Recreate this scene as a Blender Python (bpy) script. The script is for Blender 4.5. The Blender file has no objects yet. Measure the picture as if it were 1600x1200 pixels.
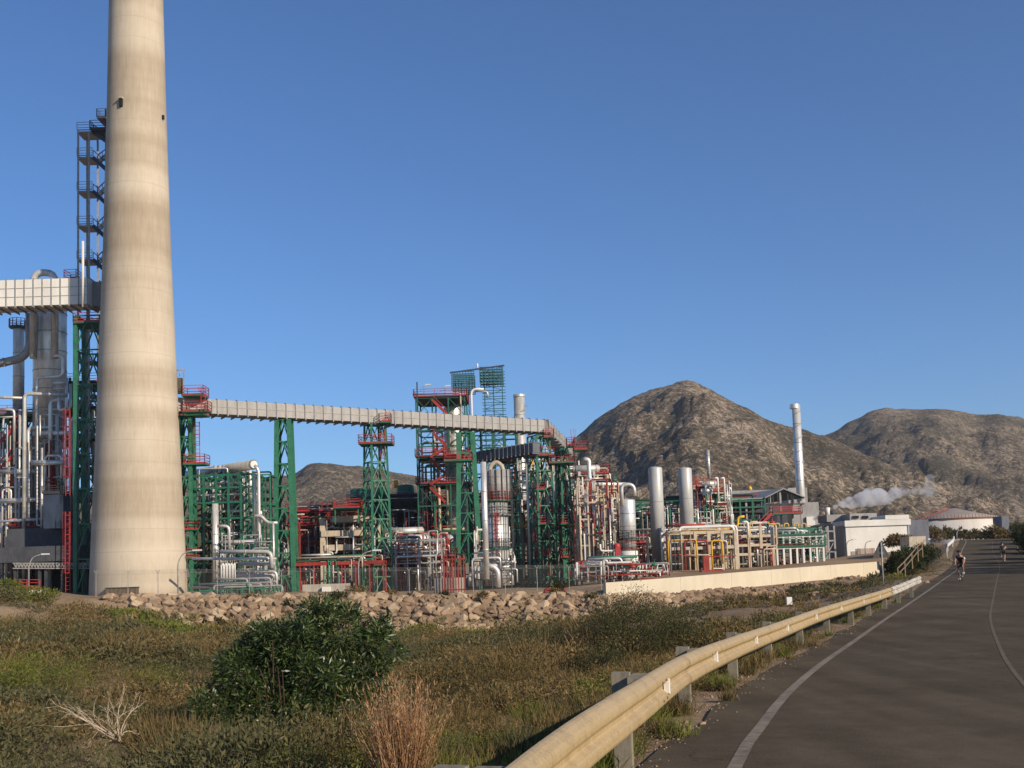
import bpy, bmesh, math, random
import numpy as np
from mathutils import Vector, Matrix, noise as mn
random.seed(7)
SC = bpy.context.scene
COL = SC.collection
# ------------------------------------------------------------------ camera
FPX = 1700.0; PITCH = math.radians(4.67); ROLL = 0.032; SHIFT = 154.0
CAMP = Vector((0, 0, 1.5))
fwd = Vector((0, math.cos(PITCH), math.sin(PITCH))); up0 = Vector((0, -math.sin(PITCH), math.cos(PITCH))); rt0 = Vector((1, 0, 0))
rt = rt0*math.cos(ROLL) - up0*math.sin(ROLL); up = rt0*math.sin(ROLL) + up0*math.cos(ROLL)
cd = bpy.data.cameras.new('camera'); cam = bpy.data.objects.new('camera', cd); COL.objects.link(cam)
cd.sensor_width = 36; cd.lens = 36*FPX/1600; cd.shift_y = SHIFT/1600; cd.clip_start = 0.1; cd.clip_end = 9000
m = Matrix.Identity(4)
for i in range(3):
    m[i][0] = rt[i]; m[i][1] = up[i]; m[i][2] = -fwd[i]; m[i][3] = CAMP[i]
cam.matrix_world = m
SC.camera = cam
# ------------------------------------------------------------------ sky, sun, exposure
SUN_AZ = Vector((0.73, -0.68)); SUN_EL = math.radians(25)
wd = bpy.data.worlds.new("World"); SC.world = wd; wd.use_nodes = True
nt = wd.node_tree; nt.nodes.clear()
sky = nt.nodes.new('ShaderNodeTexSky'); sky.sky_type = 'NISHITA'; sky.sun_disc = False
sky.sun_elevation = SUN_EL; sky.sun_rotation = math.atan2(SUN_AZ.x, SUN_AZ.y)
sky.air_density = 1.0; sky.dust_density = 0.1; sky.ozone_density = 9.0; sky.altitude = 50
bg = nt.nodes.new('ShaderNodeBackground'); bg.inputs[1].default_value = 0.098
wo = nt.nodes.new('ShaderNodeOutputWorld')
nt.links.new(sky.outputs[0], bg.inputs[0]); nt.links.new(bg.outputs[0], wo.inputs[0])
sl = bpy.data.lights.new('sun', 'SUN'); sl.energy = 4.5; sl.angle = math.radians(0.55); sl.color = (1.0, 0.85, 0.65)
so = bpy.data.objects.new('sun', sl); COL.objects.link(so)
sd = Vector((SUN_AZ.x*math.cos(SUN_EL), SUN_AZ.y*math.cos(SUN_EL), math.sin(SUN_EL)))
so.rotation_euler = sd.to_track_quat('Z', 'Y').to_euler()
SC.view_settings.view_transform = 'Standard'; SC.view_settings.look = 'None'; SC.view_settings.exposure = 0.38; SC.view_settings.gamma = 1
SC.render.engine = 'CYCLES'
SC.cycles.max_bounces = 6; SC.cycles.transparent_max_bounces = 12; SC.cycles.volume_bounces = 2
SC.cycles.volume_step_rate = 4; SC.cycles.volume_max_steps = 64
# ------------------------------------------------------------------ helpers
def W(px, py, d):
    """point of the place seen at (px,py) of the 1600x1200 photograph, d metres in front"""
    v = rt*((px-800)/FPX) + up*((600-py+SHIFT)/FPX) + fwd
    return CAMP + v*(d/v.y)
def mpp(d): return d/FPX
class MB:
    def __init__(s): s.v = []; s.f = []; s.sm = []
    def add(s, vs, fs, sm=False):
        o = len(s.v); s.v += [tuple(v) for v in vs]; s.f += [tuple(i+o for i in f) for f in fs]
        s.sm += ([sm]*len(fs) if isinstance(sm, bool) else list(sm)); return s
    def box(s, c, sz, rz=0.0):
        c = Vector(c); hx, hy, hz = sz[0]/2, sz[1]/2, sz[2]/2; ca, sa = math.cos(rz), math.sin(rz)
        vs = []
        for z in (-hz, hz):
            for x, y in ((-hx,-hy),(hx,-hy),(hx,hy),(-hx,hy)):
                vs.append((c.x+x*ca-y*sa, c.y+x*sa+y*ca, c.z+z))
        return s.add(vs, [(3,2,1,0),(4,5,6,7),(0,1,5,4),(1,2,6,5),(2,3,7,6),(3,0,4,7)])
    def bar(s, a, b, w, h=None):
        a = Vector(a); b = Vector(b); h = h or w; t = (b-a)
        if t.length < 1e-6: return s
        t.normalize(); u = Vector((0,0,1)) if abs(t.z) < .97 else Vector((0,1,0))
        sx = t.cross(u).normalized(); sz = sx.cross(t).normalized()
        vs = [p + sx*x*w/2 + sz*z*h/2 for p in (a, b) for x, z in ((-1,-1),(1,-1),(1,1),(-1,1))]
        return s.add(vs, [(0,1,2,3),(7,6,5,4),(1,0,4,5),(2,1,5,6),(3,2,6,7),(0,3,7,4)])
    def tube(s, a, b, r, n=8, r2=None):
        return s.path([a, b], r, n, 0, r2)
    def path(s, pts, r, n=8, bend=None, r2=None):
        pts = [Vector(p) for p in pts]
        if bend is None: bend = r*2.2
        if bend > 0 and len(pts) > 2:
            q = [pts[0]]
            for i in range(1, len(pts)-1):
                p = pts[i]; a = pts[i-1]-p; b = pts[i+1]-p
                k = min(bend, a.length*.45, b.length*.45); a.normalize(); b.normalize()
                for t in (0, .25, .5, .75, 1):
                    q.append((p+a*k)*(1-t)**2 + p*2*t*(1-t) + (p+b*k)*t*t)
            q.append(pts[-1]); pts = q
        L = len(pts); vs = []; pu = None
        for i, p in enumerate(pts):
            t = (pts[min(i+1, L-1)]-pts[max(i-1, 0)]).normalized()
            if pu is None: pu = Vector((0,0,1)) if abs(t.z) < .9 else Vector((0,1,0))
            sx = t.cross(pu)
            if sx.length < 1e-4: sx = t.cross(Vector((1,0,0)))
            sx.normalize(); sz = sx.cross(t).normalized(); pu = sz
            rr = r if r2 is None else r+(r2-r)*i/(L-1)
            for k in range(n):
                a = 2*math.pi*k/n; vs.append(p + sx*math.cos(a)*rr + sz*math.sin(a)*rr)
        fs = []
        for i in range(L-1):
            for k in range(n):
                k2 = (k+1) % n; fs.append((i*n+k, i*n+k2, (i+1)*n+k2, (i+1)*n+k))
        nn = len(fs); fs.append(tuple(range(n-1, -1, -1))); fs.append(tuple((L-1)*n+k for k in range(n)))
        return s.add(vs, fs, [True]*nn+[False]*2)
    def lathe(s, prof, c, n=32, cap=True, sm=True):
        c = Vector(c); vs = []; fs = []; L = len(prof)
        for r, z in prof:
            for k in range(n):
                a = 2*math.pi*k/n; vs.append((c.x+r*math.cos(a), c.y+r*math.sin(a), c.z+z))
        for i in range(L-1):
            for k in range(n):
                k2 = (k+1) % n; fs.append((i*n+k, i*n+k2, (i+1)*n+k2, (i+1)*n+k))
        smv = [sm]*len(fs)
        if cap:
            fs.append(tuple(range(n-1, -1, -1))); fs.append(tuple((L-1)*n+k for k in range(n))); smv += [False]*2
        return s.add(vs, fs, smv)
    def ring(s, c, r, t, h, n=32):
        return s.lathe([(r-t, -h/2), (r, -h/2), (r, h/2), (r-t, h/2), (r-t, -h/2)], c, n, cap=False, sm=False)
    def build(s, name, mat, parent=None, kind=None, base=None):
        me = bpy.data.meshes.new(name)
        if parent is not None:
            rl = Vector(parent['_b'])
        elif base is not None: rl = Vector(base)
        else:
            a = np.array(s.v); rl = Vector((float(a[:,0].mean()), float(a[:,1].mean()), float(a[:,2].min())))
        me.from_pydata([(x-rl.x, y-rl.y, z-rl.z) for x, y, z in s.v], [], s.f)
        me.polygons.foreach_set('use_smooth', s.sm); me.materials.append(mat); me.update()
        o = bpy.data.objects.new(name, me); COL.objects.link(o); o['_b'] = list(rl)
        if parent is not None: o.parent = parent
        else: o.location = rl
        if kind: o['kind'] = kind
        return o
def tag(o, label, cat, group=None, kind=None):
    if label: o['label'] = label
    if cat: o['category'] = cat
    if group: o['group'] = group
    if kind: o['kind'] = kind
    return o
def thing(name, label, cat, loc, group=None):
    o = bpy.data.objects.new(name, None); COL.objects.link(o); o.location = loc; o['_b'] = list(Vector(loc)); o.empty_display_size = .5
    return tag(o, label, cat, group)
def children(o): return [c for c in o.children]
def copy_tree(o, loc, rz=0, sc=1.0, label=None):
    kids = list(o.children); r = o.copy(); COL.objects.link(r); r.location = loc; r.rotation_euler = (0,0,rz)
    r.scale = (sc,)*3
    if label: r['label'] = label
    for ch in kids:
        gk = list(ch.children); c = ch.copy(); COL.objects.link(c); c.parent = r
        for g in gk:
            d = g.copy(); COL.objects.link(d); d.parent = c
    return r
def npmesh(name, V, Fq, mat, loc=(0,0,0), attr=None):
    """fast mesh of quads from numpy arrays"""
    me = bpy.data.meshes.new(name); n = len(V); q = len(Fq)
    me.vertices.add(n); me.vertices.foreach_set('co', V.astype(np.float32).ravel())
    k = Fq.shape[1]
    me.loops.add(q*k); me.loops.foreach_set('vertex_index', Fq.astype(np.int32).ravel())
    me.polygons.add(q); me.polygons.foreach_set('loop_start', np.arange(0, q*k, k, dtype=np.int32))
    if attr is not None:
        a = me.attributes.new('tint', 'FLOAT', 'FACE'); a.data.foreach_set('value', attr.astype(np.float32))
    me.materials.append(mat); me.update(calc_edges=True)
    o = bpy.data.objects.new(name, me); COL.objects.link(o); o.location = loc; o['_b'] = list(loc)
    return o
# ------------------------------------------------------------------ materials
def newmat(name):
    mt = bpy.data.materials.new(name); mt.use_nodes = True; n = mt.node_tree; n.nodes.clear()
    out = n.nodes.new('ShaderNodeOutputMaterial'); b = n.nodes.new('ShaderNodeBsdfPrincipled')
    n.links.new(b.outputs[0], out.inputs[0]); return mt, n, b, out
def ramp(n, fac, cols):
    r = n.nodes.new('ShaderNodeValToRGB'); e = r.color_ramp.elements
    while len(e) < len(cols): e.new(0.5)
    for el, (p, c) in zip(e, cols): el.position = p; el.color = (*c, 1)
    n.links.new(fac, r.inputs[0]); return r.outputs[0]
def tex(n, scale, detail=4, rough=.6, vec=None, kind='noise', stretch=None, geo=True):
    if vec is None:
        vec = (n.nodes.new('ShaderNodeNewGeometry').outputs['Position'] if geo else n.nodes.new('ShaderNodeTexCoord').outputs['Object'])
    if stretch:
        mp = n.nodes.new('ShaderNodeMapping'); mp.inputs['Scale'].default_value = stretch; n.links.new(vec, mp.inputs[0]); vec = mp.outputs[0]
    if kind == 'noise':
        t = n.nodes.new('ShaderNodeTexNoise'); t.inputs['Scale'].default_value = scale; t.inputs['Detail'].default_value = detail; t.inputs['Roughness'].default_value = rough
    else:
        t = n.nodes.new('ShaderNodeTexVoronoi'); t.inputs['Scale'].default_value = scale
    n.links.new(vec, t.inputs['Vector']); return t.outputs[0]
def mix(n, fac, a, b, mode='MIX'):
    x = n.nodes.new('ShaderNodeMix'); x.data_type = 'RGBA'; x.blend_type = mode
    for i, v in ((0, fac), (6, a), (7, b)):
        if isinstance(v, (int, float)): x.inputs[i].default_value = v
        elif isinstance(v, tuple): x.inputs[i].default_value = (*v, 1)
        else: n.links.new(v, x.inputs[i])
    return x.outputs[2]
def bump(n, b, h, strength=.3, dist=.1):
    x = n.nodes.new('ShaderNodeBump'); x.inputs['Strength'].default_value = strength; x.inputs['Distance'].default_value = dist
    n.links.new(h, x.inputs['Height']); n.links.new(x.outputs[0], b.inputs['Normal'])
def paint(name, c, c2=None, rough=.55, metal=0.0, s=.5, dirt=.5, spec=.4):
    mt, n, b, o = newmat(name); c2 = c2 or tuple(x*.6 for x in c)
    t = tex(n, s, 5, .65); t2 = tex(n, s*7, 3, .6, stretch=(1,1,.25))
    f = mix(n, .45, t, t2)
    n.links.new(ramp(n, f, [(.38, c2), (.38+.35*dirt, c)]), b.inputs['Base Color'])
    b.inputs['Roughness'].default_value = rough; b.inputs['Metallic'].default_value = metal
    b.inputs['Specular IOR Level'].default_value = spec
    return mt
M = {}
M['green'] = paint('green_paint', (.030,.165,.092), (.020,.095,.058), s=1.2)
M['greend'] = paint('deep_green_paint', (.016,.12,.07), (.012,.075,.048))
M['red'] = paint('red_paint', (.40,.035,.035), (.22,.03,.025), s=1.2)
M['redox'] = paint('red_oxide_paint', (.30,.035,.025), (.16,.02,.016))
M['yellow'] = paint('yellow_paint', (.70,.40,.03), (.5,.27,.02))
M['silver'] = paint('aluminium_cladding', (.60,.585,.55), (.38,.37,.34), rough=.45, metal=.4, s=.35)
M['bright'] = paint('bright_aluminium', (.72,.70,.66), (.48,.46,.43), rough=.40, metal=.5, s=.3)
M['greyv'] = paint('grey_vessel_paint', (.47,.47,.45), (.37,.36,.34), rough=.42, metal=.1, s=.15)
M['panel'] = paint('pale_duct_panel', (.72,.70,.65), (.60,.58,.53), rough=.5, s=.12)
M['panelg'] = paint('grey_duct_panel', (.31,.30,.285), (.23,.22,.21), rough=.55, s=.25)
M['panelb'] = paint('slate_and_shade_panel', (.12,.13,.16), (.08,.09,.11), rough=.6, s=.25)  # slate for the cabins; on the branch duct it stands for shade
M['steel'] = paint('galvanised_steel', (.34,.335,.32), (.20,.195,.185), rough=.6, metal=.1, s=2)
M['dark'] = paint('dark_steel', (.045,.05,.055), (.02,.022,.025), rough=.7)
M['darkblue'] = paint('blue_black_steel', (.035,.05,.085), (.02,.03,.05), rough=.6)
M['darkwall'] = paint('shade_dark_cladding', (.065,.07,.08), (.04,.042,.05), rough=.8)  # near-black colour that paints in the shade on walls and gaps
M['beige'] = paint('beige_concrete_frame', (.52,.44,.33), (.36,.29,.21), rough=.85, s=.6)
M['cream'] = paint('cream_render', (.58,.525,.41), (.50,.44,.33), rough=.9, s=.18, dirt=.8)
M['white'] = paint('white_cladding', (.70,.68,.63), (.58,.56,.51), rough=.7, s=.08)
M['conc'] = paint('grey_concrete', (.40,.37,.31), (.28,.25,.20), rough=.9, s=.5)
M['roof'] = paint('grey_sheet_roof', (.27,.27,.27), (.19,.19,.19), rough=.6, s=.3)
M['tankw'] = paint('tank_white', (.62,.58,.52), (.50,.46,.40), rough=.6, s=.06)
M['tankroof'] = paint('tank_roof', (.33,.28,.24), (.25,.20,.17), rough=.7, s=.06)
M['rust'] = paint('rusty_brown', (.20,.10,.06), (.11,.055,.03), rough=.9, s=1.5)
M['black'] = paint('black_opening', (.012,.012,.012), (.008,.008,.008), rough=.9)
M['wood'] = paint('weathered_timber', (.24,.175,.115), (.14,.10,.065), rough=.9, s=3)
M['grate'] = paint('brown_grate', (.11,.095,.07), (.07,.06,.045), rough=.8, s=2)
M['rubber'] = paint('tyre_rubber', (.02,.02,.02), (.012,.012,.012), rough=.8)
M['skin'] = paint('skin', (.45,.24,.16), (.38,.2,.13), rough=.6)
M['jersey'] = paint('black_jersey', (.02,.02,.025), (.014,.014,.018), rough=.8, s=4)
M['jerseyw'] = paint('white_cloth', (.6,.6,.6), (.5,.5,.5), rough=.8, s=4)
# lamp glass
M['scaf'] = paint('scaffold_steel', (.025,.11,.11), (.02,.07,.075))
M['post'] = paint('dull_galvanised_post', (.25,.22,.165), (.15,.13,.095), rough=.8, s=4, spec=.15)
M['linef'] = paint('faded_road_paint', (.16,.13,.095), (.075,.06,.044), rough=.9, s=6, spec=.1)
M['lens'] = paint('lamp_glass', (.6,.6,.58), (.5,.5,.48), rough=.3)
def mat_chimney():
    mt, n, b, o = newmat('chimney_concrete')
    g = n.nodes.new('ShaderNodeNewGeometry').outputs['Position']
    sep = n.nodes.new('ShaderNodeSeparateXYZ'); n.links.new(g, sep.inputs[0])
    # lift bands every ~2.4 m, irregular stains
    t = tex(n, .35, 6, .7, stretch=(1,1,.35)); t2 = tex(n, 1.6, 5, .7, stretch=(2.2,2.2,.22)); t3 = tex(n, .42, 2, .5, stretch=(.02,.02,1))
    t4 = tex(n, .12, 3, .5, stretch=(.05,.05,1.0))
    f = mix(n, .5, t, t2); f = mix(n, .35, f, t3); f = mix(n, .55, f, t4)
    c = ramp(n, f, [(.36, (.27,.21,.148)), (.47, (.385,.32,.24)), (.58, (.51,.445,.35))])
    # construction joints: thin lines in z (wave by modulo)
    m1 = n.nodes.new('ShaderNodeMath'); m1.operation = 'MODULO'; m1.inputs[1].default_value = 2.5
    ad = n.nodes.new('ShaderNodeMath'); ad.operation = 'ADD'; ad.inputs[1].default_value = 50.0
    n.links.new(sep.outputs[2], ad.inputs[0]); n.links.new(ad.outputs[0], m1.inputs[0])
    lt = n.nodes.new('ShaderNodeMath'); lt.operation = 'LESS_THAN'; lt.inputs[1].default_value = .06; n.links.new(m1.outputs[0], lt.inputs[0])
    n1 = tex(n, .9, 3, .6); jr = n.nodes.new('ShaderNodeMath'); jr.operation = 'MULTIPLY'; n.links.new(lt.outputs[0], jr.inputs[0]); n.links.new(n1, jr.inputs[1])
    c = mix(n, jr.outputs[0], c, (.33,.27,.20))
    n.links.new(c, b.inputs['Base Color']); b.inputs['Roughness'].default_value = .9; b.inputs['Specular IOR Level'].default_value = .2
    bump(n, b, t2, .25, .08); return mt
M['chimney'] = mat_chimney()
def mat_rock():
    mt, n, b, o = newmat('limestone_boulder')
    oi = n.nodes.new('ShaderNodeObjectInfo'); t = tex(n, 1.3, 6, .7)
    f = mix(n, .35, t, oi.outputs['Random'])
    c = ramp(n, f, [(.22, (.15,.10,.06)), (.45, (.29,.20,.125)), (.62, (.38,.28,.18)), (.85, (.50,.42,.32))])
    n.links.new(c, b.inputs['Base Color']); b.inputs['Roughness'].default_value = .95; bump(n, b, tex(n, 5, 5, .7), .5, .1); return mt
M['rock'] = mat_rock()
def mat_ground():
    mt, n, b, o = newmat('dry_soil')
    t = tex(n, .10, 6, .65); t2 = tex(n, 1.3, 6, .75); t3 = tex(n, 14, 4, .7)
    f = mix(n, .45, t, t2); f = mix(n, .3, f, t3)
    c = ramp(n, f, [(.36, (.13,.10,.055)), (.48, (.24,.17,.105)), (.6, (.37,.27,.175)), (.72, (.42,.33,.23))])
    n.links.new(c, b.inputs['Base Color']); b.inputs['Roughness'].default_value = 1; b.inputs['Specular IOR Level'].default_value = .1
    bump(n, b, mix(n, .5, t3, tex(n, 40, 4, .7)), .7, .04); return mt
M['ground'] = mat_ground()
def mat_asphalt():
    mt, n, b, o = newmat('worn_asphalt')
    t = tex(n, .35, 5, .6); t2 = tex(n, 60, 3, .8); t3 = tex(n, 3.0, 5, .7)
    f = mix(n, .4, t, t3)
    c = ramp(n, f, [(.38, (.066,.057,.042)), (.60, (.120,.102,.076))])
    mp = n.nodes.new('ShaderNodeMapping'); mp.inputs['Rotation'].default_value = (0,0,math.radians(22)); mp.inputs['Scale'].default_value = (1.1,.035,1)
    n.links.new(n.nodes.new('ShaderNodeNewGeometry').outputs['Position'], mp.inputs[0]); tt = tex(n, 1.0, 3, .6, vec=mp.outputs[0])
    c = mix(n, 1.0, c, ramp(n, tt, [(.38, (.80,.80,.80)), (.6, (1.12,1.10,1.06))]), 'MULTIPLY')
    pt = ramp(n, tex(n, .22, 3, .6), [(.56, (0,0,0)), (.575, (1,1,1))]); pm = n.nodes.new('ShaderNodeMath'); pm.operation = 'MULTIPLY'; pm.inputs[1].default_value = .28; n.links.new(pt, pm.inputs[0])
    c = mix(n, pm.outputs[0], c, (.045,.038,.028))
    vc = n.nodes.new('ShaderNodeTexVoronoi'); vc.feature = 'DISTANCE_TO_EDGE'; vc.inputs['Scale'].default_value = .55
    wv = n.nodes.new('ShaderNodeVectorMath'); wv.operation = 'ADD'; tn = n.nodes.new('ShaderNodeTexNoise'); tn.inputs['Scale'].default_value = 2.2; tn.inputs['Detail'].default_value = 5
    gp = n.nodes.new('ShaderNodeNewGeometry'); n.links.new(gp.outputs['Position'], tn.inputs['Vector']); n.links.new(gp.outputs['Position'], wv.inputs[0]); n.links.new(tn.outputs['Color'], wv.inputs[1]); n.links.new(wv.outputs[0], vc.inputs['Vector'])
    ck = ramp(n, vc.outputs['Distance'], [(.004, (1,1,1)), (.012, (0,0,0))]); gate = ramp(n, tex(n, .16, 2, .5), [(.50, (0,0,0)), (.56, (1,1,1))])
    cm = n.nodes.new('ShaderNodeMath'); cm.operation = 'MULTIPLY'; n.links.new(ck, cm.inputs[0]); n.links.new(gate, cm.inputs[1]); cm2 = n.nodes.new('ShaderNodeMath'); cm2.operation = 'MULTIPLY'; cm2.inputs[1].default_value = .6; n.links.new(cm.outputs[0], cm2.inputs[0])
    c = mix(n, cm2.outputs[0], c, (.02,.017,.013))
    c = mix(n, .35, c, ramp(n, t2, [(.35, (.024,.019,.012)), (.7, (.17,.135,.09))]))
    n.links.new(c, b.inputs['Base Color']); b.inputs['Roughness'].default_value = 1; b.inputs['Specular IOR Level'].default_value = .04
    bump(n, b, t2, .4, .01); return mt
M['asphalt'] = mat_asphalt()
def mat_line():
    mt, n, b, o = newmat('worn_road_paint')
    t = tex(n, 9, 6, .8); t2 = tex(n, .8, 4, .7); f = mix(n, .35, t, t2)
    c = ramp(n, f, [(.40, (.10,.08,.058)), (.52, (.20,.165,.12)), (.7, (.29,.24,.18))])
    n.links.new(c, b.inputs['Base Color']); b.inputs['Roughness'].default_value = .8; return mt
M['line'] = mat_line()
def mat_mountain(name, a, bb, cc, dd, s=.02):
    mt, n, b, o = newmat(name)
    t = tex(n, s*.6, 4, .6); t2 = tex(n, s*5, 6, .8, stretch=(1,.8,1)); t3 = tex(n, s*20, 4, .8, stretch=(1,.8,1))
    f = mix(n, .55, t, t2); f = mix(n, .45, f, t3)
    c = ramp(n, f, [(.43, a), (.48, bb), (.525, cc), (.58, dd)])
    vo = n.nodes.new('ShaderNodeTexVoronoi'); vo.inputs['Scale'].default_value = s*9; vo.inputs['Randomness'].default_value = 1
    g_ = n.nodes.new('ShaderNodeNewGeometry'); n.links.new(g_.outputs['Position'], vo.inputs['Vector'])
    sp = ramp(n, vo.outputs['Distance'], [(.20, (1,1,1)), (.42, (0,0,0))]); dn = ramp(n, tex(n, s*1.6, 4, .7), [(.40, (0,0,0)), (.56, (1,1,1))])
    ml = n.nodes.new('ShaderNodeMath'); ml.operation = 'MULTIPLY'; n.links.new(sp, ml.inputs[0]); n.links.new(dn, ml.inputs[1])
    m2 = n.nodes.new('ShaderNodeMath'); m2.operation = 'MULTIPLY'; m2.inputs[1].default_value = .85; n.links.new(ml.outputs[0], m2.inputs[0])
    c = mix(n, m2.outputs[0], c, (.052,.052,.034))
    n.links.new(c, b.inputs['Base Color']); b.inputs['Roughness'].default_value = 1; b.inputs['Specular IOR Level'].default_value = .05
    bump(n, b, t2, .8, 5.0); return mt
M['mtn'] = mat_mountain('scrubby_limestone_hillside', (.062,.055,.041), (.102,.084,.061), (.178,.141,.103), (.37,.30,.225))
M['mtn2'] = mat_mountain('darker_scrubby_hillside', (.066,.061,.048), (.105,.090,.068), (.165,.135,.10), (.31,.25,.185))
def mat_leaf(name, cols, s=.5, trans=.25, rough=.55, spec=.35):
    mt, n, b, o = newmat(name)
    g = n.nodes.new('ShaderNodeNewGeometry'); at = n.nodes.new('ShaderNodeAttribute'); at.attribute_name = 'tint'
    t = tex(n, s, 4, .6); f = mix(n, .5, t, at.outputs['Fac'])
    c = ramp(n, f, cols); n.links.new(c, b.inputs['Base Color'])
    b.inputs['Roughness'].default_value = rough; b.inputs['Specular IOR Level'].default_value = spec
    tr = n.nodes.new('ShaderNodeBsdfTranslucent'); n.links.new(c, tr.inputs[0]); ms = n.nodes.new('ShaderNodeMixShader'); ms.inputs[0].default_value = trans
    n.links.new(b.outputs[0], ms.inputs[1]); n.links.new(tr.outputs[0], ms.inputs[2]); n.links.new(ms.outputs[0], o.inputs[0]); return mt
M['leafd'] = mat_leaf('glossy_dark_leaf', [(.28,(.020,.036,.011)),(.48,(.050,.082,.022)),(.62,(.085,.125,.036)),(.8,(.15,.18,.06))], s=2.6, rough=.36, spec=.45)
M['leafo'] = mat_leaf('olive_scrub_leaf', [(.25,(.085,.072,.026)),(.42,(.135,.105,.042)),(.58,(.20,.14,.062)),(.8,(.36,.235,.115))], s=.28, spec=.1, rough=.8)
M['leafg'] = mat_leaf('grey_green_leaf', [(.25,(.055,.062,.028)),(.5,(.11,.105,.048)),(.8,(.21,.17,.085))], spec=.12, rough=.8)
M['leafy'] = mat_leaf('fresh_green_leaf', [(.25,(.075,.10,.018)),(.5,(.14,.16,.032)),(.8,(.24,.22,.06))], s=.2, spec=.1, rough=.8)
M['leafb'] = mat_leaf('dark_and_shaded_leaf', [(.25,(.020,.030,.012)),(.5,(.038,.050,.018)),(.8,(.09,.085,.03))], spec=.12, rough=.7)  # dark foliage; on roadside trees the shade is put into this green
M['leafgd'] = mat_leaf('dark_grey_green_leaf', [(.25,(.030,.038,.016)),(.5,(.062,.068,.030)),(.8,(.135,.12,.055))], s=1.6, spec=.12, rough=.8)
M['straw'] = mat_leaf('orange_straw', [(.25,(.22,.11,.05)),(.5,(.38,.215,.105)),(.8,(.54,.36,.20))], s=3, trans=.15, rough=.7)
M['twig'] = mat_leaf('bleached_twig', [(.2,(.38,.30,.22)),(.8,(.62,.52,.42))], s=3, trans=0, rough=.9, spec=.1)
M['stem'] = paint('brown_stem', (.10,.07,.045), (.06,.04,.025), rough=.95, s=4)
def mat_mesh(name, c, op):
    mt, n, b, o = newmat(name); b.inputs['Base Color'].default_value = (*c, 1); b.inputs['Roughness'].default_value = .6; b.inputs['Metallic'].default_value = .3
    tp = n.nodes.new('ShaderNodeBsdfTransparent'); ms = n.nodes.new('ShaderNodeMixShader'); ms.inputs[0].default_value = op
    n.links.new(tp.outputs[0], ms.inputs[1]); n.links.new(b.outputs[0], ms.inputs[2]); n.links.new(ms.outputs[0], o.inputs[0]); return mt
M['mesh'] = mat_mesh('chain_link_mesh', (.3,.28,.25), .07)
def mat_rail():
    mt, n, b, o = newmat('dusty_galvanised_beam')
    t = tex(n, 5, 5, .7, stretch=(1,1,.35)); t2 = tex(n, 40, 4, .8); f = mix(n, .5, t, t2)
    n.links.new(ramp(n, f, [(.36, (.31,.225,.115)), (.5, (.44,.325,.165)), (.68, (.51,.39,.215))]), b.inputs['Base Color'])
    b.inputs['Roughness'].default_value = .5; b.inputs['Metallic'].default_value = .15; b.inputs['Specular IOR Level'].default_value = .5
    bump(n, b, t2, .08, .01); return mt
M['rail'] = mat_rail()
M['railold'] = paint('flaking_beam', (.52,.50,.44), (.16,.13,.10), rough=.7, s=6, dirt=.5)
# ------------------------------------------------------------------ terrain fields
def onz(px, py, z):
    v = rt*((px-800)/FPX)+up*((600-py+SHIFT)/FPX)+fwd; k = (z-1.5)/v.z; return (v.x*k, v.y*k, z)
EDGE = np.array([(3.2,-30,-.05),(1.2,-15,-.05),(.62,-5,-.06),(.52,0,-.06),(.85,5,-.08)]+[onz(*q) for q in ((1134,1200,-.1),(1180,1133,-.13),(1219,1086,-.16),(1275,1039,-.21),(1325,1005,-.26),(1366,977,-.28),(1390,961,-.26),(1412,947,-.20))]+[(23.2,60,.16),(36.7,90,.86),(45.0,110,2.05),(53.8,130,3.25),(62,150,3.85),(75,180,3.7),(110,260,3.0)])
def resample(P, step):
    P = np.asarray(P, float); out = []
    for i in range(len(P)-1):
        p0 = P[max(i-1,0)]; p1 = P[i]; p2 = P[i+1]; p3 = P[min(i+2, len(P)-1)]
        n = max(2, int(np.linalg.norm(p2[:2]-p1[:2])/step))
        l1 = np.linalg.norm(p2[:2]-p1[:2]); l0 = max(np.linalg.norm(p1[:2]-p0[:2]), 1e-6); l2 = max(np.linalg.norm(p3[:2]-p2[:2]), 1e-6)
        m1 = ((p2-p0)/(l0+l1) if i > 0 else (p2-p1)/l1)*l1; m2 = ((p3-p1)/(l1+l2) if i < len(P)-2 else (p2-p1)/l1)*l1
        for k in range(n):
            t = k/n; h00 = 2*t**3-3*t*t+1; h10 = t**3-2*t*t+t; h01 = -2*t**3+3*t*t; h11 = t**3-t*t
            out.append(h00*p1+h10*m1+h01*p2+h11*m2)
    out.append(P[-1]); return np.array(out)
ER = resample(EDGE, 1.0)
def ctrl(L):
    out = []
    for px, py, d in L:
        w = W(px, py, d); out.append((px, d, w.z))
    return np.array(out)
FORE = ctrl([(-400,1150,16),(0,1200,13.5),(300,1200,14),(550,1200,11.5),(745,1195,10.1),(470,1160,17),(0,1100,22),(-300,1050,30),(0,1000,50),(-400,980,60),(-300,940,98),(100,985,75),(300,1010,70),(600,1000,85),
 (850,992,88),(250,1100,26),(600,1060,35),(750,1050,35),(970,1035,28),(880,1105,17),(1130,975,45),(1200,960,60),(1050,985,50),(1300,930,75),(1380,908,75),(1100,950,88),(170,965,98),(0,940,98),
 (300,985,97),(600,994,93),(840,990,92),(980,975,90),(1180,935,100),(1370,905,120),(1480,870,130)])
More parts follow.
